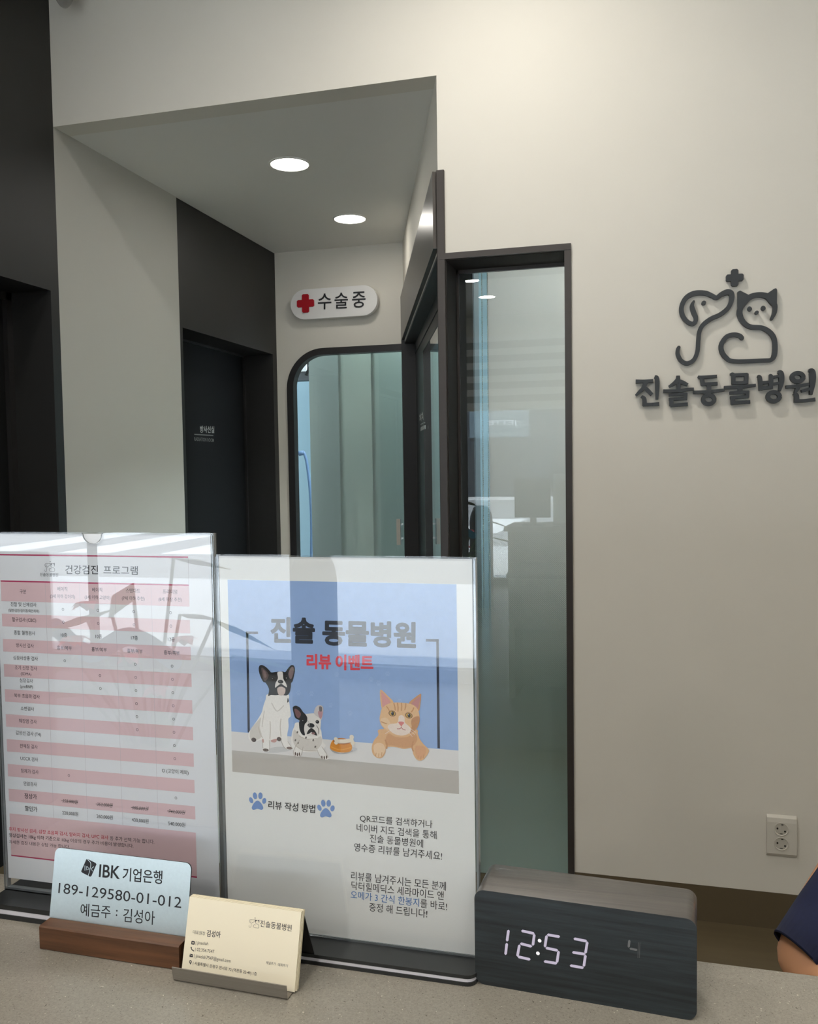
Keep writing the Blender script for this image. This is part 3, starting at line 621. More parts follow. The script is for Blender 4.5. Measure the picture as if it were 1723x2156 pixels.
# lettering strokes (drawing units of the same picture)
R_ = 'ring'
LET = [
 ('진', [([(168, 1076), (235, 1074), (300, 1070)], [30, 24, 26]), ([(243, 1085), (225, 1130), (190, 1165), (162, 1192)], [34, 30, 24, 14]), ([(222, 1118), (258, 1148), (292, 1182)], [24, 30, 26]), ([(325, 1040), (340, 1050), (343, 1130), (340, 1222)], [22, 34, 34, 22]), ([(212, 1206), (232, 1225), (234, 1272)], [20, 32, 34]), ([(228, 1274), (290, 1272), (352, 1268)], [26, 24, 28])]),
 ('솔', [([(520, 1034), (518, 1060), (490, 1090), (446, 1118)], [26, 34, 30, 16]), ([(512, 1066), (560, 1085), (598, 1102)], [26, 30, 22]), ([(524, 1100), (524, 1150)], [32, 30]), ([(402, 1158), (520, 1156), (600, 1144), (650, 1140)], [26, 24, 24, 20]), ([(448, 1190), (588, 1184)], [22, 22]), ([(586, 1182), (584, 1226)], [26, 26]), ([(448, 1228), (590, 1222)], [22, 22]), ([(462, 1228), (464, 1276)], [30, 32]), ([(462, 1280), (596, 1270)], [24, 26])]),
 ('동', [([(694, 1032), (720, 1040), (846, 1032)], [14, 24, 22]), ([(722, 1042), (732, 1096)], [28, 32]), ([(728, 1100), (850, 1094)], [24, 26]), ([(784, 1098), (786, 1152)], [32, 30]), ([(656, 1168), (780, 1164), (912, 1148)], [24, 26, 20]), (R_, (782, 1230), 48, 38, 34)]),
 ('물', [([(968, 1016), (990, 1020), (992, 1090)], [14, 28, 28]), ([(985, 1022), (1106, 1018)], [26, 26]), ([(1104, 1018), (1102, 1088)], [30, 28]), ([(990, 1090), (1104, 1084)], [24, 24]), ([(920, 1128), (1050, 1122), (1178, 1108)], [24, 26, 20]), ([(1050, 1124), (1050, 1168)], [32, 30]), ([(968, 1174), (1118, 1166)], [22, 22]), ([(1112, 1166), (1110, 1206)], [28, 28]), ([(972, 1214), (1116, 1206)], [22, 22]), ([(986, 1214), (988, 1262)], [30, 30]), ([(984, 1262), (1128, 1250)], [24, 26])]),
 ('병', [([(1200, 1034), (1218, 1046), (1226, 1144)], [14, 30, 28]), ([(1300, 1028), (1314, 1036), (1312, 1130)], [14, 28, 28]), ([(1222, 1088), (1312, 1080)], [24, 22]), ([(1224, 1136), (1314, 1126)], [24, 24]), ([(1314, 1040), (1392, 1030)], [20, 20]), ([(1314, 1100), (1392, 1088)], [20, 20]), ([(1376, 998), (1398, 1006), (1402, 1080), (1388, 1150)], [20, 36, 36, 18]), (R_, (1337, 1206), 50, 39, 34)]),
 ('원', [(R_, (1541, 1040), 48, 36, 34), ([(1446, 1122), (1540, 1116), (1632, 1098)], [22, 24, 20]), ([(1545, 1112), (1538, 1140), (1518, 1168)], [32, 28, 16]), ([(1578, 1158), (1654, 1136)], [20, 22]), ([(1640, 984), (1664, 994), (1668, 1080), (1654, 1184)], [20, 42, 40, 20]), ([(1512, 1182), (1530, 1196), (1532, 1244)], [20, 32, 34]), ([(1528, 1242), (1600, 1240), (1682, 1230)], [26, 24, 28])])]
def ring_pts(c, rx, ry, n=28): return [(c[0]+rx*math.cos(2*math.pi*k/n), c[1]+ry*math.sin(2*math.pi*k/n)) for k in range(n+1)]
pc = cv((920, 1290))
t = thing('sign_lettering', 'row of six thick charcoal letters on the logo wall under the dog and cat emblem', 'wall sign', (pc[0], D, pc[1]))
for nm, strokes in LET:
    m_ = MB()
    for st in strokes:
        if st[0] == R_: m_.ribbon(wallP, [cv(p_) for p_ in ring_pts(*st[1:4])], st[4]*s_wall*1.08, M['letter'], .002, .02+.00012*strokes.index(st), False, False)
        else:
            q = [Vector(p_) for p_ in st[0]]; q[0] = q[0]+(q[0]-q[1]).normalized()*st[1][0]*.3; q[-1] = q[-1]+(q[-1]-q[-2]).normalized()*st[1][-1]*.3
            m_.ribbon(wallP, [cv(p_) for p_ in q], [x*s_wall*1.2 for x in st[1]], M['letter'], .002, .02+.00012*strokes.index(st), True, False)
    obj('letter', m_, t)

# ------------------------------------------------------------------ power outlet
q0 = wallP.px(1614.5, 1713); q1 = wallP.px(1677.5, 1806)
xa, xb, za, zb = q0[0], q1[0], q1[1], q0[1]; xm = (xa+xb)/2
t = thing('power_outlet', 'white double socket outlet plate low on the logo wall', 'power outlet', (xm, D, (za+zb)/2))
outP = Plane((0, D-.0119, 0), (1, 0, 0), (0, 0, 1))
m_ = MB(); prof = [(za, 0), (za+.004, .006), (za+.012, .0105), (zb-.022, .011), (zb-.008, .0085), (zb, 0)]
vs = [(x, D-.0005-h, z) for x in (xa, xb) for z, h in prof]; n = len(prof)
m_.add(vs, [(i, i+1, n+i+1, n+i) for i in range(n-1)]+[tuple(range(n))[::-1], tuple(range(n, 2*n))], M['outlet']); obj('face_plate', m_, t, bevel=.0015)
for pyc in (1746, 1776.5):
    cc = outP.px(1645.5, pyc); r = .0205; m_ = MB(); n = 32
    prof = [(r*1.06, .0012), (r*1.03, .002), (r*.98, .0012), (r*.9, .0002)]
    vs = [outP.to((cc[0]+q*math.cos(2*math.pi*k/n), cc[1]+q*math.sin(2*math.pi*k/n)), w) for q, w in prof for k in range(n)]
    m_.add(vs, [(i*n+k, i*n+(k+1) % n, (i+1)*n+(k+1) % n, (i+1)*n+k) for i in range(3) for k in range(n)], M['outlet'], True)
    m_.disc(outP, cc, r*.9, r*.9, mat('socket_recess_shade', rgb(192, 187, 176), .5), None, .0003)  # flat disc, shade of the recess put into its darker colour
    so = obj('socket', m_, t)
    m_ = MB()
    for dx, dy in ((-.55, .08), (.55, -.30)): m_.disc(outP, (cc[0]+dx*r, cc[1]+dy*r), .0028, .0034, M['hole'], None, .0008)
    m_.disc(outP, (cc[0]+.15*r, cc[1]+.72*r), .004, .0016, M['hole'], None, .0008); m_.disc(outP, (cc[0]+.02*r, cc[1]-.72*r), .005, .0016, mat('earth_clip', rgb(110, 106, 98), .4, metal=.6), None, .0008); obj('contact', m_, so)

# ------------------------------------------------------------------ reception counter
ZK = 1.002
t = thing('reception_counter', 'grey speckled stone reception counter across the foreground', 'counter', (-.2, .5, ZF))
m_ = MB(); m_.box((-.87, .22, ZK-.03), (1.2, .700, ZK), M['counter']); obj('worktop', m_, t, bevel=.002)
m_ = MB(); m_.box((-.85, .28, ZF), (1.15, .32, ZK-.03), M['wall']); m_.box((-.85, .32, ZF), (-.81, .66, ZK-.03), M['wall']); m_.box((1.11, .32, ZF), (1.15, .66, ZK-.03), M['wall']); obj('front_panel', m_, t)
m_ = MB(); m_.box((-.81, .32, .71), (1.11, 1.0, .735), M['grey']); obj('desk_shelf', m_, t)

t = thing('computer_monitor', 'dark computer monitor at the left end of the counter out of view', 'monitor', (-.70, .55, ZK))
m_ = MB(); m_.box((-.82, .535, ZK+.05), (-.585, .56, 1.31), M['dark_grey']); obj('screen', m_, t, bevel=.004)
m_ = MB(); m_.box((-.72, .51, ZK+.008), (-.68, .535, ZK+.2), M['dark_grey']); m_.box((-.77, .47, ZK+.0005), (-.63, .59, ZK+.008), M['dark_grey']); obj('stand', m_, t, bevel=.002)

# ------------------------------------------------------------------ sign stands
def stand(label, x0, x1, y, z0, z1, yb, bt, notch, paper_z0, pm, base_x):
    t = thing('sign_stand', label, 'sign stand', ((x0+x1)/2, y, ZK))
    th = bt/3
    for k, (mt, nm) in enumerate(((M['base_black'], 'base_plate'), (M['base_white'], 'base_stripe'), (M['base_black'], 'base_top'))):
        m_ = MB(); ins = .0006 if k == 1 else 0; bp = Plane((0, 0, ZK+th*k), (1, 0, 0), (0, 1, 0)); r = .008
        xa, xb, ya, yc = base_x[0]+ins, base_x[1]-ins, yb+ins, y+.032-ins; ptsb = []
        for cx_, cy_, a0 in ((xb-r, ya+r, -math.pi/2), (xb-r, yc-r, 0), (xa+r, yc-r, math.pi/2), (xa+r, ya+r, math.pi)):
            ptsb += [(cx_+r*math.cos(a0+j*math.pi/12), cy_+r*math.sin(a0+j*math.pi/12)) for j in range(7)]
        m_.prism(bp, ptsb, .0001 if k else 0, th, mt); obj(nm, m_, t)
    fp = Plane((0, y, 0), (1, 0, 0), (0, 0, 1)); zb_ = ZK+bt
    out = [(x0, zb_), (x1, zb_), (x1, z1-.002), (x1-.002, z1)]
    if notch:
        nx, nr = notch; out += [(nx+nr*1.12, z1), (nx+nr, z1-.0015)]+[(nx+nr*math.cos(a), z1-.0012-nr*.88*math.sin(a)) for a in (math.pi*k/14 for k in range(1, 14))]+[(nx-nr, z1-.0015), (nx-nr*1.12, z1)]
    out += [(x0+.002, z1), (x0, z1-.002)]
    m_ = MB(); m_.prism(fp, out, -.0018, 0, M['clear'], M['acr_edge']); obj('front_sheet', m_, t)
    m_ = MB(); m_.box((x0, y+.0062, zb_), (x1, y+.008, z1), M['clear']); m_.box((x0, y+.0024, zb_), (x0+.002, y+.0062, z1), M['acr_edge']); m_.box((x1-.002, y+.0024, zb_), (x1, y+.0062, z1), M['acr_edge'])
    m_.box((x0, y+.0018, zb_+.0001), (x1, y+.0062, zb_+.002), M['acr_edge']); obj('back_sheet', m_, t)
    pp = Plane((0, y+.0026, 0), (1, 0, 0), (0, 0, 1))
    m_ = MB(); m_.box((x0+.0025, y+.0026, paper_z0), (x1-.003, y+.0030, z1-.0012), pm); po = obj('paper_sheet', m_, t)
    return t, po, pp
YL, YR = .65, .646
tl, pl_paper, PL = stand('clear sign stand at the left edge holding a white and pink price table', -.5585, -.3425, YL, 0, 1.3385, .626, .0128, (on_y(193, 1123, YL).x, .0092), 1.0250, M['paper'], (-.5585, -.3415))
tr_, pr_paper, PR = stand('clear sign stand holding a blue poster with two dogs and a cat', -.3386, -.1226, YR, 0, 1.3214, .6232, .0085, None, 1.0115, M['paper_warm'], (-.3386, -.1215))

# --- price table print
pinkm = mat('pink_print', rgb(226, 194, 198), .6); redm = mat('crimson_print', rgb(182, 44, 92), .6); redtxt = mat('red_print', rgb(206, 58, 78), .6); hair_ = mat('hairline_print', rgb(190, 182, 188), .6)
def c1(x, y): return PL.px(x/3.59, 1100+y/3.59)
def c2(x, y): return PL.px(x/3.59, 1480+y/3.59)
tb = MB(); tx = MB()
la, lb = c1(12, 246), c1(1435, 260); ra, rb = c1(15, 447), c1(1437, 470)
XA = sum(p_[0] for p_ in (la, ra, c2(60, 1143)))/3; XB = sum(p_[0] for p_ in (lb, rb, c2(1460, 966)))/3
cols = [XA]+[.5*(c1(x, 600)[0]+c2(x2, 700)[0]) for x, x2 in ((362, 385), (619, 642), (887, 908), (1159, 1177))]+[XB]
zt1 = (la[1]+lb[1])/2; zt2 = (ra[1]+rb[1])/2
zh = (c1(18, 603)[1]+c1(1437, 626)[1])/2; zblk = (c2(52, 843)[1]+c2(1460, 966)[1])/2; zend = c2(61, 1143)[1]
rh = (zh-zblk)/17
def rect(mb, pl, x0, x1, z0, z1, w, mt): mb.add([pl.to(p_, w) for p_ in ((x0, z0), (x1, z0), (x1, z1), (x0, z1))], [(0, 1, 2, 3)], mt)
rect(tb, PL, XA, XB, zt1-.0006, zt1+.0006, .0001, redm); rect(tb, PL, XA, XB, zt2-.0006, zt2+.0006, .0001, redm)
rect(tb, PL, XA, XB, zh, zt2-.0006, .0001, pinkm)
for k in range(1, 17, 2): rect(tb, PL, XA, XB, zh-(k+1)*rh, zh-k*rh, .0001, pinkm)
rect(tb, PL, XA, XB, zend, zblk, .0001, pinkm); rect(tb, PL, XA, XB, zend-.0012, zend, .0001, redm)
for x in cols[1:5]: rect(tb, PL, x-.0001, x+.0001, zblk, zt2-.0006, .00015, hair_)
rect(tb, PL, XB-.0001, XB+.0001, zt2, zt1, .00015, hair_)
tx_w = .0002
text(tx, PL, '건강검진', c1(495, 390), c1(742, 392), c1(495, 322), tx_w, M['ink'], .004); text(tx, PL, '프로그램', c1(783, 390), c1(1042, 395), c1(783, 326), tx_w, M['ink'], .004)
text(tx, PL, '진솔동물병원', c1(303, 406), c1(440, 410), c1(304, 379), tx_w, M['ink'])
e0 = c1(338, 372); e1 = c1(416, 372); e2 = c1(338, 287)
def cvL(p_): return (e0[0]+(p_[0]-500)/866*(e1[0]-e0[0]), e0[1]+(920-p_[1])/805*(e2[1]-e0[1]))
em = MB(); emblem(lambda n: em, PL, cvL, (e1[0]-e0[0])/866*.55, M['ink'], None, tx_w)
cm = [(cols[i]+cols[i+1])/2 for i in range(5)]; hh = zt2-zh; TH = .0036
text_c(tx, PL, '구분', (cm[0], zh+hh*.5), TH, tx_w, M['ink'])
for i, (a, b) in enumerate((('베이직', '(3세 이하 강아지)'), ('베이직', '(3세 이하 고양이)'), ('스탠다드', '(7세 이하 추천)'), ('프리미엄', '(8세 이상 추천)'))):
    text_c(tx, PL, a, (cm[i+1], zh+hh*.68), TH, tx_w, M['ink']); text_c(tx, PL, b, (cm[i+1], zh+hh*.30), TH*.92, tx_w, M['ink'])
obj('printed_title', tx, pl_paper); tx = MB()
rows = ['진찰 및 신체검사', '혈구검사 (CBC)', '종합 혈청검사', '방사선 검사', '심장사상충 검사', '조기 신장 검사', '심장검사', '복부 초음파 검사', '소변검사', '췌장염 검사', '갑상선 검사 (T4)', '전해질 검사', 'UCCR 검사', '항체가 검사', '안압검사', '정상가', '할인가']
sub = {0: '(일반/검안/검이경/육안치아)', 5: '(SDMA)', 6: '(proBNP)'}
for k, s in enumerate(rows):
    zc_ = zh-(k+.45)*rh
    if k in sub: text_c(tx, PL, s, (cm[0], zc_+rh*.23), TH, tx_w, M['ink']); text_c(tx, PL, sub[k], (cm[0], zc_-rh*.28), TH*(.72 if k == 0 else .9), tx_w, M['ink'])
    else: text_c(tx, PL, s, (cm[0], zc_), TH*(1.25 if k > 14 else 1), tx_w, M['ink'], .01 if k > 14 else 0)
cells = {0: 'OOOO', 1: 'OOOO', 4: 'O-OO', 5: '-OOO', 6: '-OOO', 7: '--OO', 8: '--OO', 9: '--OO', 10: '---O', 11: '---O', 13: 'O---', 14: '---O'}
for k, pat in cells.items():
    for i, ch in enumerate(pat):
        if ch == 'O': text_c(tx, PL, 'O', (cm[i+1], zh-(k+.5)*rh), .0030, tx_w, M['ink'], wmax=.0022)
for i in range(4):
    text_c(tx, PL, ('10종', '10종', '17종', '17종')[i], (cm[i+1], zh-2.5*rh), TH, tx_w, M['ink']); text_c(tx, PL, '흉부/복부', (cm[i+1], zh-3.5*rh), TH, tx_w, M['ink'])
    s = ('358,000원', '353,000원', '588,000원', '743,000원')[i]; text_c(tx, PL, s, (cm[i+1], zh-15.55*rh), TH, tx_w, M['ink'], slant=.25); rect(tx, PL, cm[i+1]-.0085, cm[i+1]+.0085, zh-15.55*rh-.0002, zh-15.55*rh+.0002, .0003, M['ink'])
    text_c(tx, PL, ('220,000원', '260,000원', '430,000원', '540,000원')[i], (cm[i+1], zh-16.5*rh), TH*1.05, tx_w, M['ink'])
text_c(tx, PL, 'O (고양이 제외)', (cm[4], zh-12.5*rh), TH, tx_w, M['ink'])
tb.merge_from(tx); tx = MB()
text(tx, PL, '후지 방사선 검사, 심장 초음파 검사, 알러지 검사, UPC 검사', c2(68, 968), c2(820, 1034), c2(68, 936), tx_w, redtxt, .008); text(tx, PL, '등 추가 선택 가능 합니다.', c2(833, 1038), c2(1168, 1066), c2(833, 1005), tx_w, M['ink'])
text(tx, PL, '영상검사는 10kg 이하 기준', c2(70, 1018), c2(398, 1046), c2(70, 982), tx_w, M['ink'], .01); text(tx, PL, '으로 10kg 이상의 경우 추가 비용이 발생합니다.', c2(400, 1046), c2(1010, 1100), c2(400, 1012), tx_w, M['ink'])
text(tx, PL, '자세한 검진 내용은 상담 가능 합니다.', c2(70, 1062), c2(528, 1102), c2(70, 1034), tx_w, M['ink'])
obj('printed_table', tb, pl_paper); obj('printed_notes', tx, pl_paper); obj('printed_emblem', em, pl_paper)

# --- review poster print
def c3(x, y): return PR.px(440+x/2.97, 1150+y/2.97)
def c4(x, y): return PR.px(440+x/2.97, 1560+y/2.97)
def c8(x, y): return PR.px(500+x/3.59, 1380+y/3.59)
im = MB(); tx = MB(); w = .0001
blue = mat('blue_print', rgb(150, 178, 222), .6, noise=.03, scale=(160, 160, 160)); ledge = mat('pale_ledge_print', rgb(226, 222, 218), .6); band = mat('grey_ledge_print', rgb(190, 184, 176), .6); paleblue = mat('faint_paw_print', rgb(160, 186, 226), .6)
x0b = (c3(118, 207)[0]+c3(140, 1158)[0])/2; x1b = (c3(1550, 240)[0]+c3(1560, 1278)[0])/2; ztop = (c3(118, 207)[1]+c3(1550, 240)[1])/2
zl, zr = c3(140, 1158)[1], c3(1560, 1278)[1]
im.add([PR.to(p_, w) for p_ in ((x0b, zl), (x1b, zr), (x1b, ztop), (x0b, ztop))], [(0, 1, 2, 3)], blue)
im.add([PR.to(p_, w) for p_ in ((x0b, c4(143, 58)[1]), (x1b, c4(1562, 187)[1]), (x1b, zr), (x0b, zl))], [(0, 1, 2, 3)], ledge)
im.add([PR.to(p_, w) for p_ in ((x0b, c4(147, 192)[1]), (x1b, c4(1563, 332)[1]), (x1b, c4(1562, 187)[1]), (x0b, c4(143, 58)[1]))], [(0, 1, 2, 3)], band)
s3 = (c3(1300, 600)[0]-c3(300, 600)[0])/1000; s8 = (c8(1300, 400)[0]-c8(300, 400)[0])/1000
def paw(mb, conv, c, s, mt, w, sc, rot=0):
    for dx, dy, rx, ry, ro in ((-40, -20, 13, 19, .35), (-16, -48, 14, 21, .1), (18, -48, 14, 21, -.1), (42, -16, 13, 19, -.35)): mb.disc(PR, conv(c[0]+dx*s, c[1]+dy*s), rx*s*sc, ry*s*sc, mt, None, w, 20, ro)
    pts = catmull([(c[0]+x*s, c[1]+y*s) for x, y in ((0, -18), (22, -2), (36, 26), (26, 40), (0, 34), (-26, 40), (-36, 26), (-22, -2))], 5, True)
    mb.poly(PR, [conv(*p_) for p_ in pts], w, mt)
for i in range(14): paw(im, c3, (280+random.random()*1150, 680+random.random()*420), .28, paleblue, .00013, s3)
navy_p = mat('navy_print', rgb(28, 36, 56), .6); title = mat('title_print', rgb(30, 36, 50), .6)
for pts_ in ([c3(240, 534), c3(250, 1164)], [c3(1430, 582), c3(1438, 1264)]): im.ribbon(PR, pts_, 15*s3, navy_p, None, .00016, False, False)
for pts_ in ([c3(232, 541), c3(308, 542)], [c3(1358, 588), c3(1438, 590)]): im.ribbon(PR, pts_, 15*s3, navy_p, None, .00016, False, False)
text_heavy(tx, PR, '진솔', c3(390, 600), c3(660, 606), c3(390, 446), .0003, title, .014, 4*s3); text_heavy(tx, PR, '동물병원', c3(714, 616), c3(1292, 636), c3(714, 462), .0003, title, .014, 4*s3)
text_heavy(tx, PR, '리뷰', c3(614, 764), c3(763, 768), c3(614, 674), .0003, mat('coral_print', rgb(226, 70, 82), .6), .010, 2.5*s3); text_heavy(tx, PR, '이벤트', c3(795, 772), c3(1027, 776), c3(795, 679), .0003, MATS['coral_print'], .010, 2.5*s3)
pb = mat('blue_paw_print', rgb(116, 150, 206), .6)
for q_ in ((305, 390), (732, 437)): pw_ = MB(); paw(pw_, c4, q_, 1.0, pb, .0003, s3); obj('printed_paw', pw_, pr_paper)
obj('printed_title', tx, pr_paper); tx = MB()
text(tx, PR, '리뷰 작성 방법', c4(372, 424), c4(665, 452), c4(373, 372), .0003, M['ink'], .014); obj('printed_heading', tx, pr_paper); tx = MB()
for s, bl_, br_, tl_ in (('QR코드를 검색하거나', (945, 508), (1398, 548), (946, 458)), ('네이버 지도 검색을 통해', (925, 565), (1424, 614), (925, 515)), ('진솔 동물병원에', (1007, 632), (1340, 667), (1008, 582)), ('영수증 리뷰를 남겨주세요!', (908, 688), (1458, 746), (910, 636)),
                        ('리뷰를 남겨주시는 모든 분께', (890, 868), (1482, 936), (891, 814)), ('닥터힐메딕스 세라마이드 앤', (891, 928), (1468, 995), (893, 874)), ('를 바로!', (1324, 1040), (1490, 1062), (1324, 986)), ('증정 해 드립니다!', (1003, 1063), (1366, 1107), (1004, 1010))):
    if s[:2] == '리뷰': obj('printed_paragraph', tx, pr_paper); tx = MB()
    text(tx, PR, s, c4(*bl_), c4(*br_), c4(*tl_), .0003, M['ink'])
text(tx, PR, '오메가 3 간식 한봉지', c4(887, 984), c4(1315, 1036), c4(888, 934), .0003, mat('blue_text_print', rgb(70, 124, 190), .6), .004)
# the animals of the printed photograph
pcol = {}
def pm_(r, g, b): return pcol.setdefault((r, g, b), mat('photo_print_%d_%d_%d' % (r, g, b), rgb(r, g, b), .6, noise=.05, scale=(900, 900, 900)))
lay = [.00018]
def shape(pts, c_, k=4): lay[0] += .000004; im.poly(PR, [c8(*p_) for p_ in catmull(pts, k, True)], lay[0], pm_(*c_))
def spot(c, rx, ry, c_, rot=0): lay[0] += .000004; im.disc(PR, c8(*c), rx*s8, ry*s8, pm_(*c_), None, lay[0], 20, -rot)
def line(pts, wd_, c_): lay[0] += .000004; im.ribbon(PR, [c8(*p_) for p_ in pts], wd_*s8, pm_(*c_), None, lay[0])
WH, SH, BK = (241, 236, 229), (204, 194, 182), (30, 30, 33)
# sitting dog
shape([(250, 700), (330, 690), (420, 712), (300, 735), (200, 730)], (205, 203, 200))
shape([(235, 290), (215, 330), (195, 390), (185, 430), (150, 490), (110, 545), (85, 590), (88, 632), (112, 650), (150, 645), (188, 640), (195, 690), (190, 716), (215, 726), (243, 718), (240, 660), (248, 640), (280, 650), (305, 640), (328, 620), (345, 670), (372, 705), (400, 713), (422, 705), (405, 682), (385, 660), (378, 600), (388, 540), (386, 480), (403, 460), (402, 420), (390, 340), (378, 290)], WH)
shape([(100, 560), (150, 500), (180, 470), (170, 540), (185, 610), (140, 640), (100, 630)], (216, 209, 199)); line([(160, 540), (172, 590), (190, 620)], 7, SH); line([(248, 500), (250, 560), (246, 630)], 7, SH); line([(330, 480), (325, 540), (330, 610)], 7, SH); line([(205, 420), (195, 480), (188, 540)], 6, (206, 199, 189)); line([(260, 360), (300, 420), (350, 380)], 8, (212, 205, 196))
shape([(255, 640), (300, 630), (290, 655), (262, 655)], (196, 150, 140)); spot((194, 645), 8, 16, (200, 160, 150)); spot((125, 637), 20, 16, (84, 70, 62)); spot((316, 632), 18, 16, (84, 70, 62)); spot((215, 714), 24, 11, (120, 104, 94)); spot((395, 700), 24, 10, (130, 112, 102))
for x in (204, 215, 227): line([(x, 706), (x, 722)], 3, BK)
shape([(382, 320), (390, 345), (378, 355)], BK)
shape([(234, 305), (240, 255), (216, 208), (196, 198), (172, 150), (162, 105), (168, 78), (187, 72), (216, 86), (246, 116), (258, 128), (300, 123), (345, 121), (363, 125), (385, 95), (410, 72), (430, 80), (436, 110), (430, 150), (418, 196), (408, 208), (405, 240), (395, 282), (370, 302), (330, 296), (290, 300), (255, 298)], BK)
shape([(183, 92), (214, 112), (238, 145), (226, 180), (206, 192), (190, 150)], (96, 80, 78)); shape([(405, 92), (424, 88), (427, 120), (415, 165), (401, 178), (386, 140)], (128, 106, 104)); shape([(195, 110), (215, 125), (222, 160), (205, 165)], (130, 108, 106))
shape([(304, 128), (340, 124), (346, 150), (349, 178), (368, 210), (376, 240), (355, 228), (330, 214), (302, 232), (286, 242), (290, 208), (308, 172)], (228, 222, 216))
shape([(308, 240), (345, 236), (364, 252), (360, 286), (340, 302), (314, 296), (303, 265)], (208, 188, 178)); line([(290, 250), (310, 236), (330, 228), (350, 236), (370, 248)], 9, BK); spot((328, 198), 22, 14, BK); spot((322, 194), 6, 3, (110, 108, 108)); spot((270, 180), 15, 14, (10, 10, 12)); spot((266, 175), 3, 3, (190, 190, 190)); spot((374, 173), 13, 11, (10, 10, 12)); spot((371, 170), 3, 3, (230, 230, 230)); line([(255, 165), (272, 160), (288, 168)], 4, (70, 68, 68))
# lying dog
shape([(455, 505), (430, 540), (415, 580), (408, 640), (412, 690), (428, 720), (425, 745), (450, 765), (482, 755), (490, 728), (540, 732), (605, 728), (620, 755), (650, 782), (685, 784), (690, 768), (672, 735), (655, 705), (668, 682), (650, 650), (640, 610), (632, 560), (600, 540)], WH)
shape([(430, 560), (470, 600), (520, 630), (580, 640), (630, 610), (640, 660), (600, 710), (520, 715), (450, 690), (420, 640)], (219, 212, 203)); line([(470, 610), (530, 632), (600, 628)], 6, SH); line([(440, 680), (500, 716), (600, 720)], 6, SH)
for q_ in ((455, 580), (440, 640), (460, 660), (590, 690), (575, 640), (520, 620)): spot(q_, 6, 9, (120, 112, 106), .4)
for q_ in ((440, 742), (455, 748), (470, 745), (640, 770), (658, 772), (676, 768)): spot(q_, 5, 13, (96, 78, 66))
shape([(440, 440), (468, 490), (478, 560), (500, 592), (545, 607), (592, 610), (616, 600), (628, 560), (633, 500), (626, 468), (610, 448), (580, 436), (530, 440), (495, 440)], (230, 224, 217))
shape([(582, 440), (588, 402), (608, 378), (635, 377), (650, 395), (648, 440), (636, 486), (620, 472)], (206, 198, 196)); shape([(612, 425), (638, 408), (645, 445), (632, 478), (617, 458)], (188, 142, 148)); shape([(620, 385), (640, 390), (640, 420), (622, 420)], (120, 112, 112))
shape([(420, 402), (424, 386), (445, 379), (475, 394), (497, 425), (517, 445), (530, 470), (527, 500), (511, 520), (506, 560), (512, 602), (490, 595), (472, 560), (467, 510), (470, 490), (440, 472), (428, 440)], BK); shape([(432, 405), (455, 408), (482, 440), (466, 472), (445, 455)], (124, 88, 88))
spot((558, 528), 27, 17, BK); shape([(526, 592), (540, 562), (562, 548), (590, 570), (604, 604), (580, 596), (562, 578), (545, 590)], (36, 33, 34)); spot((575, 588), 14, 8, (150, 110, 110)); spot((500, 497), 15, 14, (8, 8, 10)); spot((496, 492), 3, 3, (200, 200, 200)); spot((606, 501), 14, 13, (14, 13, 14)); spot((603, 497), 3, 3, (240, 240, 240)); line([(600, 530), (614, 555), (616, 590)], 4, (90, 80, 78)); line([(530, 490), (545, 510), (540, 540)], 4, (190, 182, 176))
for pts_ in ([(470, 640), (440, 690), (425, 735), (440, 762)], [(498, 690), (490, 735), (478, 760)], [(600, 700), (618, 745), (640, 778)], [(640, 690), (668, 730), (688, 770)]): line(pts_, 4, (190, 180, 168))
for pts_ in ([(243, 640), (246, 690), (240, 718)], [(192, 650), (195, 700)], [(330, 640), (352, 690), (372, 706)], [(384, 650), (405, 684), (420, 704)]): line(pts_, 4, (190, 180, 168))
# bowl with a bone
shape([(850, 690), (905, 700), (900, 716), (860, 722)], (206, 204, 204)); shape([(703, 700), (780, 738), (868, 716), (866, 728), (800, 744), (730, 732)], (176, 172, 168)); shape([(702, 690), (712, 655), (735, 632), (790, 622), (842, 636), (862, 665), (869, 700), (850, 726), (790, 733), (730, 720), (708, 704)], (222, 142, 42)); spot((790, 648), 66, 22, (170, 96, 30)); spot((740, 650), 9, 10, (80, 50, 30)); line([(712, 690), (780, 712), (860, 695)], 8, (236, 164, 66))
line([(752, 648), (810, 648), (866, 640)], 30, (238, 226, 206)); 
for q_, r in (((746, 632), 15), ((748, 658), 14), ((866, 616), 17), ((874, 660), 17)): spot(q_, r, r, (238, 226, 206))
line([(760, 660), (810, 662), (860, 654)], 4, (206, 188, 162))
# cat
OR, OD, OL = (226, 176, 124), (200, 142, 88), (238, 202, 160)
shape([(1085, 555), (1068, 600), (1035, 640), (1018, 690), (1025, 742), (1060, 773), (1096, 770), (1120, 735), (1130, 692), (1200, 692), (1260, 705), (1320, 700), (1330, 742), (1358, 786), (1395, 792), (1425, 766), (1450, 716), (1410, 670), (1380, 630), (1365, 590), (1340, 555)], OR)
shape([(1140, 590), (1200, 615), (1280, 615), (1345, 590), (1360, 640), (1320, 690), (1250, 695), (1180, 680), (1120, 670)], (212, 156, 104)); line([(1120, 640), (1132, 670), (1130, 700)], 10, OD); line([(1330, 650), (1322, 690), (1330, 720)], 10, OD)
shape([(1030, 690), (1060, 660), (1105, 670), (1118, 715), (1090, 762), (1050, 760)], OL); shape([(1345, 690), (1385, 680), (1425, 700), (1420, 750), (1390, 782), (1355, 765)], (222, 164, 116))
for q_ in ((1050, 735), (1072, 740), (1094, 732), (1368, 755), (1390, 762), (1410, 750)): line([q_, (q_[0]-2, q_[1]+24)], 4, OD)
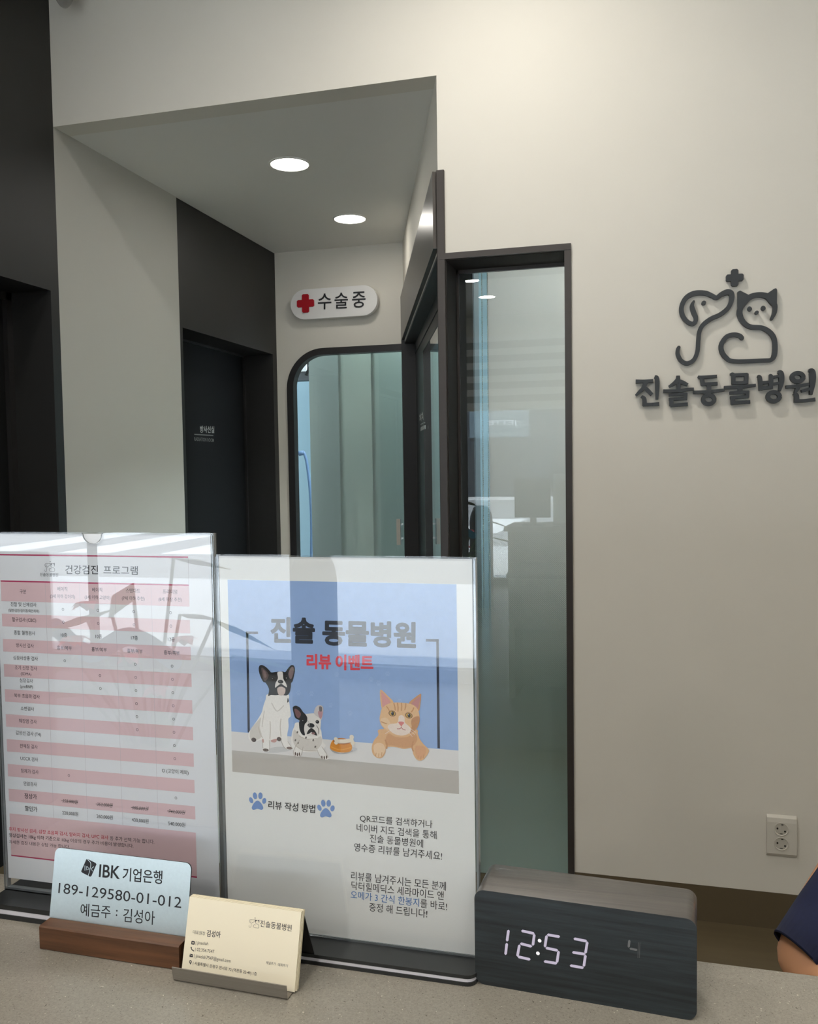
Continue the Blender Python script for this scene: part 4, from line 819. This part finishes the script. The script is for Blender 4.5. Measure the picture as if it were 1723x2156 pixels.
shape([(1080, 300), (1082, 262), (1096, 262), (1140, 305), (1182, 354), (1140, 395), (1098, 405), (1086, 360)], OR); shape([(1090, 285), (1098, 275), (1160, 350), (1120, 385), (1100, 392)], (216, 152, 142)); shape([(1298, 362), (1340, 320), (1384, 289), (1391, 300), (1386, 360), (1374, 418), (1340, 405)], (206, 148, 100)); shape([(1315, 365), (1376, 310), (1382, 330), (1366, 400), (1345, 395)], (196, 132, 126))
shape([(1095, 400), (1085, 430), (1077, 480), (1092, 528), (1130, 567), (1180, 597), (1240, 607), (1310, 592), (1352, 560), (1376, 510), (1379, 460), (1362, 400), (1320, 368), (1250, 356), (1180, 355), (1130, 370)], (230, 184, 134))
shape([(1330, 470), (1375, 460), (1376, 510), (1350, 560), (1305, 590), (1320, 545), (1315, 500)], (196, 140, 92)); shape([(1085, 480), (1130, 470), (1160, 520), (1140, 560), (1098, 525)], (236, 198, 152))
shape([(1138, 540), (1160, 516), (1212, 508), (1222, 460), (1246, 450), (1266, 470), (1268, 505), (1296, 530), (1312, 552), (1305, 582), (1262, 602), (1215, 600), (1170, 580)], (238, 218, 202))
for a, b in (((1185, 362), (1195, 412)), ((1213, 360), (1216, 420)), ((1243, 360), (1242, 415)), ((1275, 364), (1268, 408)), ((1130, 385), (1150, 415)), ((1335, 395), (1318, 425))): line([a, ((a[0]+b[0])/2+2, (a[1]+b[1])/2), b], 8, OD)
for a, b in (((1320, 520), (1368, 500)), ((1318, 545), (1355, 545)), ((1090, 500), (1130, 515))): line([a, b], 7, OD)
for cx_, cy_ in ((1173, 437), (1298, 452)):
    spot((cx_, cy_), 27, 21, (96, 62, 40), .15); spot((cx_, cy_), 22, 17, (206, 160, 66), .15); spot((cx_+2, cy_), 11, 15, (14, 12, 12)); spot((cx_-3, cy_-6), 3, 3, (240, 240, 240))
shape([(1219, 502), (1242, 498), (1263, 506), (1250, 524), (1242, 532), (1230, 522)], (216, 122, 116)); line([(1242, 532), (1242, 545)], 4, (180, 100, 96)); line([(1210, 552), (1228, 552), (1242, 545), (1254, 556), (1272, 562)], 5, (176, 98, 94))
for a, b in (((1300, 560), (1345, 600)), ((1290, 570), (1325, 612)), ((1300, 545), (1352, 580)), ((1165, 560), (1120, 590))): line([a, b], 2, (244, 236, 226))
obj('printed_picture', im, pr_paper); obj('printed_paragraph', tx, pr_paper)

# ------------------------------------------------------------------ account plate in a walnut block
yw = math.radians(-.4); W0 = Vector((-.4766, .5918, ZK)); du = Vector((math.cos(yw), math.sin(yw), 0)); dn = Vector((-du.y, du.x, 0))
t = thing('account_plate_stand', 'silver bank account plate with black lettering in a brown wooden block', 'name plate', tuple(W0+du*.064+dn*.014))
m_ = MB(); ht = .0197; L_ = .1274
ps = [(0, .0012), (.0006, .0002), (.0012, 0)]
sideP = Plane(W0, dn, (0, 0, 1))   # profile plane, extruded along the block
prof = [(.001, 0), (.030, 0), (.030, ht), (.0157, ht), (.0145, ht-.006), (.0138, ht), (.001, ht), (0, ht-.001), (0, .001)]
n = len(prof); tri = [tuple(q) for q in tessellate_polygon([[Vector((a, b, 0)) for a, b in prof]])]
vs = [W0+dn*a+Vector((0, 0, b))+du*x for x in (0, L_) for a, b in prof]
m_.add(vs, [(i, (i+1) % n, n+(i+1) % n, n+i) for i in range(n)]+tri+[tuple(j+n for j in q)[::-1] for q in tri], M['walnut']); obj('wooden_block', m_, t, origin=None, weld=True)
ln = math.radians(11); pu = du; pv = Vector((0, 0, math.cos(ln)))+dn*math.sin(ln); P0 = W0+dn*.0140+Vector((0, 0, ht-.002))+du*.0
PP = Plane(P0, pu, pv)
bl_ = PP.px(101, 1936); br_ = PP.px(388.6, 1977); tlp = PP.px(119.4, 1785.5); trp = PP.px(407.6, 1817)
ua = (bl_[0]+tlp[0])/2; ub = (br_[0]+trp[0])/2; vt = (tlp[1]+trp[1])/2; r = .0052
out = [(ua, -.002), (ub, -.002)]+[(ub-r+r*math.cos(a), vt-r+r*math.sin(a)) for a in (math.pi/2*k/8 for k in range(9))]+[(ua+r-r*math.sin(a), vt-r+r*math.cos(a)) for a in (math.pi/2*k/8 for k in range(9))]
m_ = MB(); m_.prism(PP, out, -.0014, 0, M['plate'], M['plate_edge']); plo = obj('metal_plate', m_, t)
def c7(x, y): return PP.px(60+x/4.534, 1760+y/4.534)
m_ = MB(); w = .00008
text(m_, PP, 'IBK', c7(671, 392), c7(872, 412), c7(680, 270), w, M['ink'], .016); text(m_, PP, '기업은행', c7(897, 428), c7(1276, 462), c7(903, 300), w, M['ink'], .012)
text(m_, PP, '189-129580-01-012', c7(284, 545), c7(1458, 690), c7(292, 446), w, M['ink']); text(m_, PP, '예금주', c7(494, 762), c7(782, 790), c7(500, 640), w, M['ink'], .004); text(m_, PP, ':', c7(834, 765), c7(848, 766), c7(838, 705), w, M['ink'], .01); text(m_, PP, '김성아', c7(902, 820), c7(1204, 850), c7(908, 690), w, M['ink'], .004)
obj('plate_lettering', m_, plo)
m_ = MB(); dia = [(553, 222), (566, 220), (642, 258), (650, 270), (602, 382), (590, 390), (512, 350), (503, 338)]; m_.poly(PP, [c7(*p_) for p_ in dia], w, M['ink']); s7 = (c7(1100, 500)[0]-c7(600, 500)[0])/500
for pts_ in ([(565, 224), (595, 260), (588, 320), (572, 378)], [(540, 285), (540, 328)], [(556, 292), (556, 324), (582, 316), (560, 290)], [(624, 294), (600, 312), (612, 334)]): m_.ribbon(PP, [c7(*p_) for p_ in pts_], 5*s7, M['plate'], None, w*2, len(pts_) == 4 and pts_[0][0] == 565)
obj('bank_emblem', m_, plo)

# ------------------------------------------------------------------ business cards in a folded metal holder
yw = math.radians(-1.34); C0 = Vector((-.3468, .5776, ZK)); du = Vector((math.cos(yw), math.sin(yw), 0)); dn = Vector((-du.y, du.x, 0))
ln = math.radians(16); sl = Vector((0, 0, math.cos(ln)))+dn*math.sin(ln)
Lh = .0945
def hp(a, b): return C0+dn*a+Vector((0, 0, b))
bend = .0145
path = [(0-.0016, .0118), (-.0008, .006), (0, .0016), (.0012, .0002), (bend-.002, .0002), (bend, .0012)]
top = (bend+.052*math.sin(ln), .0012+.052*math.cos(ln)); rear = (top[0]+.024, .0002)
path += [(bend+.052*math.sin(ln)*k/4, .0012+.052*math.cos(ln)*k/4) for k in range(1, 5)]+[(top[0]+.0012, top[1]+.0004)]
path2 = [(top[0]+.0012, top[1]+.0004), (top[0]+.0022, top[1]-.001), ((top[0]+rear[0])/2+.001, top[1]*.5), rear]
def fold(mb, path, th, x0, x1, mt):
    n = len(path); q = []
    for i, (a, b) in enumerate(path):
        p0 = path[max(0, i-1)]; p1 = path[min(n-1, i+1)]; dx, dy = p1[0]-p0[0], p1[1]-p0[1]; l = math.hypot(dx, dy); q.append((a-dy/l*th, b+dx/l*th))
    vs = [hp(a, b)+du*x for x in (x0, x1) for a, b in path+q]; k = 2*n; fs = []
    for i in range(n-1): fs += [(i, i+1, k+i+1, k+i), (n+i, k+n+i, k+n+i+1, n+i+1), (i, n+i, n+i+1, i+1), (k+i, k+i+1, k+n+i+1, k+n+i)]
    fs += [(0, k, k+n, n), (n-1, 2*n-1, k+2*n-1, k+n-1)]; mb.add(vs, fs, mt)
t = thing('card_holder', 'folded brushed metal card holder on the counter holding cream business cards', 'card holder', tuple(C0+du*Lh/2+dn*.02))
m_ = MB(); fold(m_, path[:5], .0008, 0, Lh, M['steel']); obj('front_tray', m_, t, weld=True)
m_ = MB(); fold(m_, path[4:], .0008, .002, Lh+.001, M['holder_back']); obj('back_rest', m_, t, weld=True)
m_ = MB(); fold(m_, path2[::-1], .0008, .002, Lh+.001, M['holder_back']); obj('rear_leg', m_, t, weld=True)
# cards: front one printed
nf = du.cross(sl)     # out of the card face, towards the viewer
card0 = hp(.0088, .0014)
CP = Plane(card0, du, sl)
cbl = CP.px(380, 2043); cbr = CP.px(620, 2088); ctl = CP.px(402, 1886); ctr = CP.px(635, 1922)
cu0, cu1, cvt = (ctl[0]+cbl[0])/2, (ctr[0]+cbr[0])/2, (ctl[1]+ctr[1])/2
def card(k, du_, dv, label):
    w1 = -.0011*k-.00002; m_ = MB(); bp = Plane(card0, du, sl)
    m_.prism(bp, [(cu0+du_, dv), (cu1+du_, dv), (cu1+du_, cvt+dv), (cu0+du_, cvt+dv)], w1-.0009, w1, M['card'], M['card_edge'])
    return tag(obj('business_card', m_, origin=tuple(card0+du*(cu0+cu1)/2+nf*w1)), label, 'business card', 'business cards in the holder')
front = card(0, 0, 0, 'cream business card with the printed clinic details, frontmost in the holder')
card(1, .0004, .0006, 'cream business card just behind the front card, its edge showing at the right')
card(2, .0009, .0003, 'cream business card third from the front, thin edge showing at the right')
card(3, .0004, .0012, 'cream business card fourth from the front, edge showing above')
card(4, .0008, .0010, 'cream business card at the very back of the holder')
def c5(x, y): return CP.px(340+x/4.786, 1800+y/4.786)
m_ = MB(); w = .00006; cink = mat('card_ink', rgb(42, 40, 48), .6); s5 = (c5(1100, 900)[0]-c5(600, 900)[0])/500
a0, a1, a2 = Vector(c5(880, 728)), Vector(c5(985, 742)), Vector(c5(884, 618))
def cvC(p_): return tuple(a0+(a1-a0)*((p_[0]-500)/866)+(a2-a0)*((920-p_[1])/805))
em = MB(); m2_ = MB(); m3_ = MB(); emblem(lambda n: em, CP, cvC, (a1-a0).length/866*.5, cink, None, w)
for s, bl_, br_, tl_, bd in (('진솔동물병원', (994, 722), (1311, 772), (999, 655), .004), ('대표원장', (317, 795), (440, 812), (320, 757), 0), ('김성아', (454, 822), (594, 838), (460, 755), .014), ('| jinsolah', (344, 910), (468, 920), (350, 868), 0), ('| 02.356.7547', (338, 976), (530, 1000), (343, 934), 0),
                             ('| jinsolah7547@gmail.com', (329, 1042), (697, 1096), (333, 996), 0), ('| 서울특별시 은평구 연서로 72 (역촌동 22-49) 1층', (317, 1112), (960, 1224), (321, 1070), .006), ('채널추가', (1054, 1100), (1150, 1114), (1058, 1070), 0), ('대화하기', (1174, 1120), (1272, 1133), (1178, 1090), 0)):
    text(m_ if s[0] in '|대김' and s != '대화하기' else (m3_ if s[0] in '채대' else m2_), CP, s, c5(*bl_), c5(*br_), c5(*tl_), w, cink, bd)
ic = MB()
def ci(pts_): ic.poly(CP, [c5(*p_) for p_ in pts_], w, cink)
ci([(308, 866), (332, 868), (337, 874), (335, 900), (329, 905), (306, 902), (301, 896), (303, 872)]); ic.disc(CP, c5(319, 885), 9*s5, 7*s5, M['card'], None, w*2); ic.ribbon(CP, [c5(312, 886), c5(326, 887)], 3*s5, cink, None, w*3, False)
ic.ribbon(CP, [c5(301, 932), c5(305, 950), c5(323, 967)], 8*s5, cink, None, w); ic.disc(CP, c5(301, 934), 6*s5, 7*s5, cink, None, w); ic.disc(CP, c5(323, 966), 6*s5, 5*s5, cink, None, w)
ci([(286, 996), (320, 1001), (317, 1031), (283, 1026)]); ic.ribbon(CP, [c5(287, 1000), c5(302, 1016), c5(319, 1005)], 3*s5, M['card'], None, w*2, False)
ci([(284, 1064), (294, 1060), (304, 1066), (306, 1080), (292, 1106), (279, 1078)]); ic.disc(CP, c5(292, 1077), 6*s5, 6*s5, M['card'], None, w*2)
obj('printed_text', m_, front); obj('printed_emblem', em, front); obj('printed_icons', ic, front); obj('printed_name', m2_, front); obj('printed_caption', m3_, front)

# ------------------------------------------------------------------ digital clock
P0 = Vector((-.1230, .6292, ZK)); P1 = Vector((.0352, .6206, ZK)); du = (P1-P0).normalized(); dn = Vector((-du.y, du.x, 0)); Lc = (P1-P0).length
hc, dc = .0726, .0446
KP = Plane(P0, du, (0, 0, 1)); r = .0075
t = thing('digital_clock', 'charcoal wood block digital clock showing lit digits on the counter', 'clock', tuple(P0+du*Lc/2+dn*dc/2))
out = []
for cx_, cy_, a0 in ((Lc-r, r, -math.pi/2), (Lc-r, hc-r, 0), (r, hc-r, math.pi/2), (r, r, math.pi)): out += [(cx_+r*math.cos(a0+j*math.pi/16), cy_+r*math.sin(a0+j*math.pi/16)) for j in range(9)]
m_ = MB(); m_.prism(KP, out, -dc, 0, M['clock'], mat('toplit_clock_veneer', rgb(74, 69, 64), .38, spec=.7, coat=.4, noise=.35, scale=(10, 260, 90), bump=.12), True); ko = obj('case', m_, t, weld=True, bevel=.0007)  # same veneer on top and sides, light from above put into its paler colour
def ck(x, y): return KP.px(1020+x/4.102, 1920+y/4.102)
sk = (ck(1000, 300)[0]-ck(200, 300)[0])/800
def seg(mb, a, b, wd_, mt):
    dx, dy = b[0]-a[0], b[1]-a[1]; l = math.hypot(dx, dy); ux, uy = dx/l, dy/l; h = wd_/2; nx, ny = -uy, ux; sh = 4
    a = (a[0]+ux*sh*.3, a[1]+uy*sh*.3); b = (b[0]-ux*sh*.3, b[1]-uy*sh*.3)
    pts_ = [a, (a[0]+ux*h*.9+nx*h, a[1]+uy*h*.9+ny*h), (b[0]-ux*h*.9+nx*h, b[1]-uy*h*.9+ny*h), b, (b[0]-ux*h*.9-nx*h, b[1]-uy*h*.9-ny*h), (a[0]+ux*h*.9-nx*h, a[1]+uy*h*.9-ny*h)]
    mb.poly(KP, [ck(*p_) for p_ in pts_], .0003, mt)
DIG = [[((211, 150), (197, 256)), ((196, 264), (184, 372))],
       [((318, 160), (436, 186)), ((434, 186), (420, 292)), ((308, 270), (416, 298)), ((306, 278), (286, 386)), ((288, 384), (402, 410))],
       [((540, 194), (657, 214)), ((540, 198), (524, 306)), ((528, 308), (640, 332)), ((644, 332), (628, 440)), ((513, 424), (632, 444))],
       [((770, 228), (890, 252)), ((892, 252), (874, 360)), ((758, 346), (876, 364)), ((876, 366), (860, 474)), ((738, 460), (862, 482))]]
for dg in DIG:
    m_ = MB()
    for a, b in dg: seg(m_, a, b, 23, M['led'])
    obj('lit_digit', m_, t)
for q_ in ((479, 247), (464, 356)): m_ = MB(); m_.disc(KP, ck(*q_), 16*sk, 16*sk, M['pure'], None, .0003); obj('colon_dot', m_, t)
m_ = MB()
for a, b, wd_ in (((1255, 238), (1247, 308), 20), ((1254, 314), (1326, 328), 18)): seg(m_, a, b, wd_, M['led_dim'])
for x in (1330, 1343): m_.ribbon(KP, [ck(x+3, 262), ck(x-3, 396)], 3*sk, M['led_dim'], None, .0003, False, False)
obj('dim_digit', m_, t)['label'] = 'faint small digit'

# ------------------------------------------------------------------ staff member at the desk (mostly out of frame)
def skin_body(name, verts, edges, mt, parent, sub=2):
    me = bpy.data.meshes.new(name); o0 = children_origin(parent); me.from_pydata([Vector(v[:3])-o0 for v in verts], [], edges); me.materials.append(mt)
    o = bpy.data.objects.new(name, me); COL.objects.link(o); o.parent = parent
    sk_ = o.modifiers.new('skin', 'SKIN'); sk_.use_smooth_shade = True; sk_.branch_smoothing = .6
    for i, v in enumerate(verts):
        r_ = v[3]; me.skin_vertices[0].data[i].radius = (r_, v[4] if len(v) > 4 else r_); me.skin_vertices[0].data[i].use_root = (i == 0)
    sb = o.modifiers.new('subdivision', 'SUBSURF'); sb.levels = sub; sb.render_levels = sub
    return o
tx0 = .60
elb = on_y(1672, 1986, 1.16)
person = thing('person', 'person in a navy short sleeved shirt seated behind the counter at the right edge', 'person', (tx0, 1.36, ZF))
sh = Vector((tx0-.165, 1.33, 1.04))
V = [(tx0, 1.40, .53, .13), (tx0, 1.40, .70, .12), (tx0, 1.37, .90, .125), (tx0, 1.36, 1.05, .09), (tx0, 1.35, 1.14, .05), (tx0, 1.335, 1.20, .048), (tx0, 1.325, 1.27, .085), (tx0, 1.325, 1.35, .085), (tx0, 1.33, 1.40, .055)]
E_ = [(i, i+1) for i in range(8)]
def limb(start, pts_):
    p_ = start
    for q in pts_: V.append(tuple(q)); E_.append((p_, len(V)-1)); p_ = len(V)-1
    return p_
for sgn in (-1, 1):
    ex = elb.x if sgn < 0 else 2*tx0-elb.x; hx_ = tx0+sgn*.13
    h_ = limb(3, [(tx0+sgn*.165, 1.33, 1.04, .055), ((tx0+sgn*.165+ex)/2, 1.26, .90, .048), (ex, 1.16, elb.z-.03, .040), ((ex+hx_)/2, 1.03, .775, .036), (hx_+sgn*.03, .93, .765, .026), (hx_, .875, .762, .028)])
    for k in range(4):
        fx = hx_+(k-1.5)*.019; ln_ = (.070, .080, .076, .060)[k if sgn > 0 else 3-k]
        limb(h_, [(fx, .845, .764, .0095), (fx+(k-1.5)*.002, .845-ln_*.55, .760, .0085), (fx+(k-1.5)*.003, .845-ln_, .746, .007)])
    limb(h_, [(hx_-sgn*.032, .885, .757, .011), (hx_-sgn*.045, .855, .750, .0095), (hx_-sgn*.045, .83, .745, .008)])
    limb(0, [(tx0+sgn*.10, 1.36, .52, .10), (tx0+sgn*.11, 1.10, .52, .075), (tx0+sgn*.11, .97, .49, .058), (tx0+sgn*.11, .98, .28, .052), (tx0+sgn*.11, 1.0, .0, .036), (tx0+sgn*.11, .92, -.06, .035), (tx0+sgn*.115, .86, -.075, .03)])
body = skin_body('body', V, E_, M['skin'], person)
for sgn in (-1, 1): m_ = MB(); m_.ball((tx0+sgn*.032, 1.247, 1.325), (.013, .008, .007), M['white']); m_.ball((tx0+sgn*.032, 1.240, 1.325), .005, M['hair']); obj('eye', m_, person)
m_ = MB(); m_.tube([(tx0, 1.245, 1.325), (tx0, 1.225, 1.295), (tx0, 1.24, 1.285)], [.008, .012, .006], M['skin']); obj('nose', m_, person)
m_ = MB(); m_.tube([(tx0-.024, 1.247, 1.258), (tx0, 1.239, 1.256), (tx0+.024, 1.247, 1.258)], .005, mat('lips', rgb(170, 96, 90), .5)); obj('mouth', m_, person)
for sgn in (-1, 1): m_ = MB(); m_.ball((tx0+sgn*.088, 1.335, 1.315), (.010, .018, .030), M['skin']); obj('ear', m_, person)
m_ = MB(); m_.ball((tx0, 1.345, 1.37), (.098, .098, .085), M['hair']); m_.ball((tx0, 1.385, 1.29), (.092, .062, .13), M['hair']); obj('hair', m_, person)
# shirt: torso and flared sleeves, lofted rings
def loft(mb, rings, mt, n=28):
    vs = []
    for c, ax, ay, rx, ry in rings: vs += [Vector(c)+Vector(ax)*rx*math.cos(2*math.pi*k/n)+Vector(ay)*ry*math.sin(2*math.pi*k/n) for k in range(n)]
    mb.add(vs, [(i*n+k, i*n+(k+1) % n, (i+1)*n+(k+1) % n, (i+1)*n+k) for i in range(len(rings)-1) for k in range(n)], mt, True)
m_ = MB(); X_, Y_ = (1, 0, 0), (0, 1, 0)
loft(m_, [((tx0, 1.40, .46), X_, Y_, .185, .155), ((tx0, 1.40, .60), X_, Y_, .18, .15), ((tx0, 1.385, .80), X_, Y_, .185, .15), ((tx0, 1.37, .95), X_, Y_, .195, .145), ((tx0, 1.36, 1.05), X_, Y_, .19, .115), ((tx0, 1.355, 1.105), X_, Y_, .13, .085), ((tx0, 1.35, 1.135), X_, Y_, .07, .065), ((tx0, 1.35, 1.128), X_, Y_, .066, .06)], M['navy'])
hemL = on_y(1630, 1966, 1.16); hemR = on_y(1735, 2054, 1.12)
for sgn in (-1, 1):
    mir = lambda v: v if sgn < 0 else Vector((2*tx0-v.x, v.y, v.z))
    s0 = Vector((tx0-.13, 1.35, 1.05)); hc_ = (hemL+hemR)/2; ax_ = (hemR-hemL); half = ax_.length/2; ax_.normalize(); dr = (hc_-s0).normalized(); ay_ = dr.cross(ax_).normalized()
    rr = []
    for k in range(8):
        tt = k/7; c_ = s0.lerp(hc_, tt); a_ = (Vector((.75, 0, .65)).normalized().lerp(ax_, tt)).normalized(); b_ = (Vector((0, 1, 0)).lerp(ay_ if ay_.y > 0 else -ay_, tt)).normalized()
        rr.append((mir(c_), (a_ if sgn < 0 else Vector((-a_.x, a_.y, a_.z))), (b_ if sgn < 0 else Vector((-b_.x, b_.y, b_.z))), .085+(half-.085)*tt, .082+(half*.9-.082)*tt))
    rr.append((rr[-1][0]-Vector((0, 0, -.004)), rr[-1][1], rr[-1][2], rr[-1][3]*.97, rr[-1][4]*.97))
    loft(m_, rr, M['navy'])
obj('shirt', m_, person)
m_ = MB()
for sgn in (-1, 1):
    x = tx0+sgn*.11
    loft(m_, [((tx0+sgn*.085, 1.44, .52), X_, (0, 0, 1), .11, .115), ((x-sgn*.01, 1.25, .525), X_, (0, 0, 1), .10, .098), ((x, 1.05, .525), X_, (0, .3, .95), .08, .08), ((x, .965, .49), X_, (0, .8, .6), .068, .07), ((x, .975, .40), X_, Y_, .064, .068), ((x, 1.0, .0), X_, Y_, .056, .058)], M['dark_grey'])
obj('trousers', m_, person)
for sgn in (-1, 1): m_ = MB(); loft(m_, [((tx0+sgn*.11, .84+.03*k, -.088), X_, (0, 0, 1), q, .032 if k else .02) for k, q in enumerate((.03, .042, .044, .042, .04, .038, .03))], M['white']); obj('shoe', m_, person)
t = thing('office_chair', 'grey office chair under the seated person behind the counter', 'chair', (tx0, 1.45, ZF))
m_ = MB(); m_.box((tx0-.22, 1.22, .32), (tx0+.22, 1.66, .375), M['dark_grey']); obj('seat', m_, t, bevel=.02)
m_ = MB(); m_.box((tx0-.2, 1.64, .58), (tx0+.2, 1.69, 1.0), M['dark_grey']); m_.box((tx0-.03, 1.66, .36), (tx0+.03, 1.69, .6), M['hole']); obj('backrest', m_, t, bevel=.02)
m_ = MB(); m_.tube([(tx0, 1.45, -.04), (tx0, 1.45, .33)], .025, M['chrome']); obj('gas_column', m_, t)
for k in range(5):
    a = 2*math.pi*k/5+.3; m_ = MB(); m_.tube([(tx0, 1.45, -.02), (tx0+.26*math.cos(a), 1.45+.26*math.sin(a), -.06)], [.022, .016], M['hole']); m_.ball((tx0+.26*math.cos(a), 1.45+.26*math.sin(a), -.09), .03, M['hole'], 8); obj('leg', m_, t)
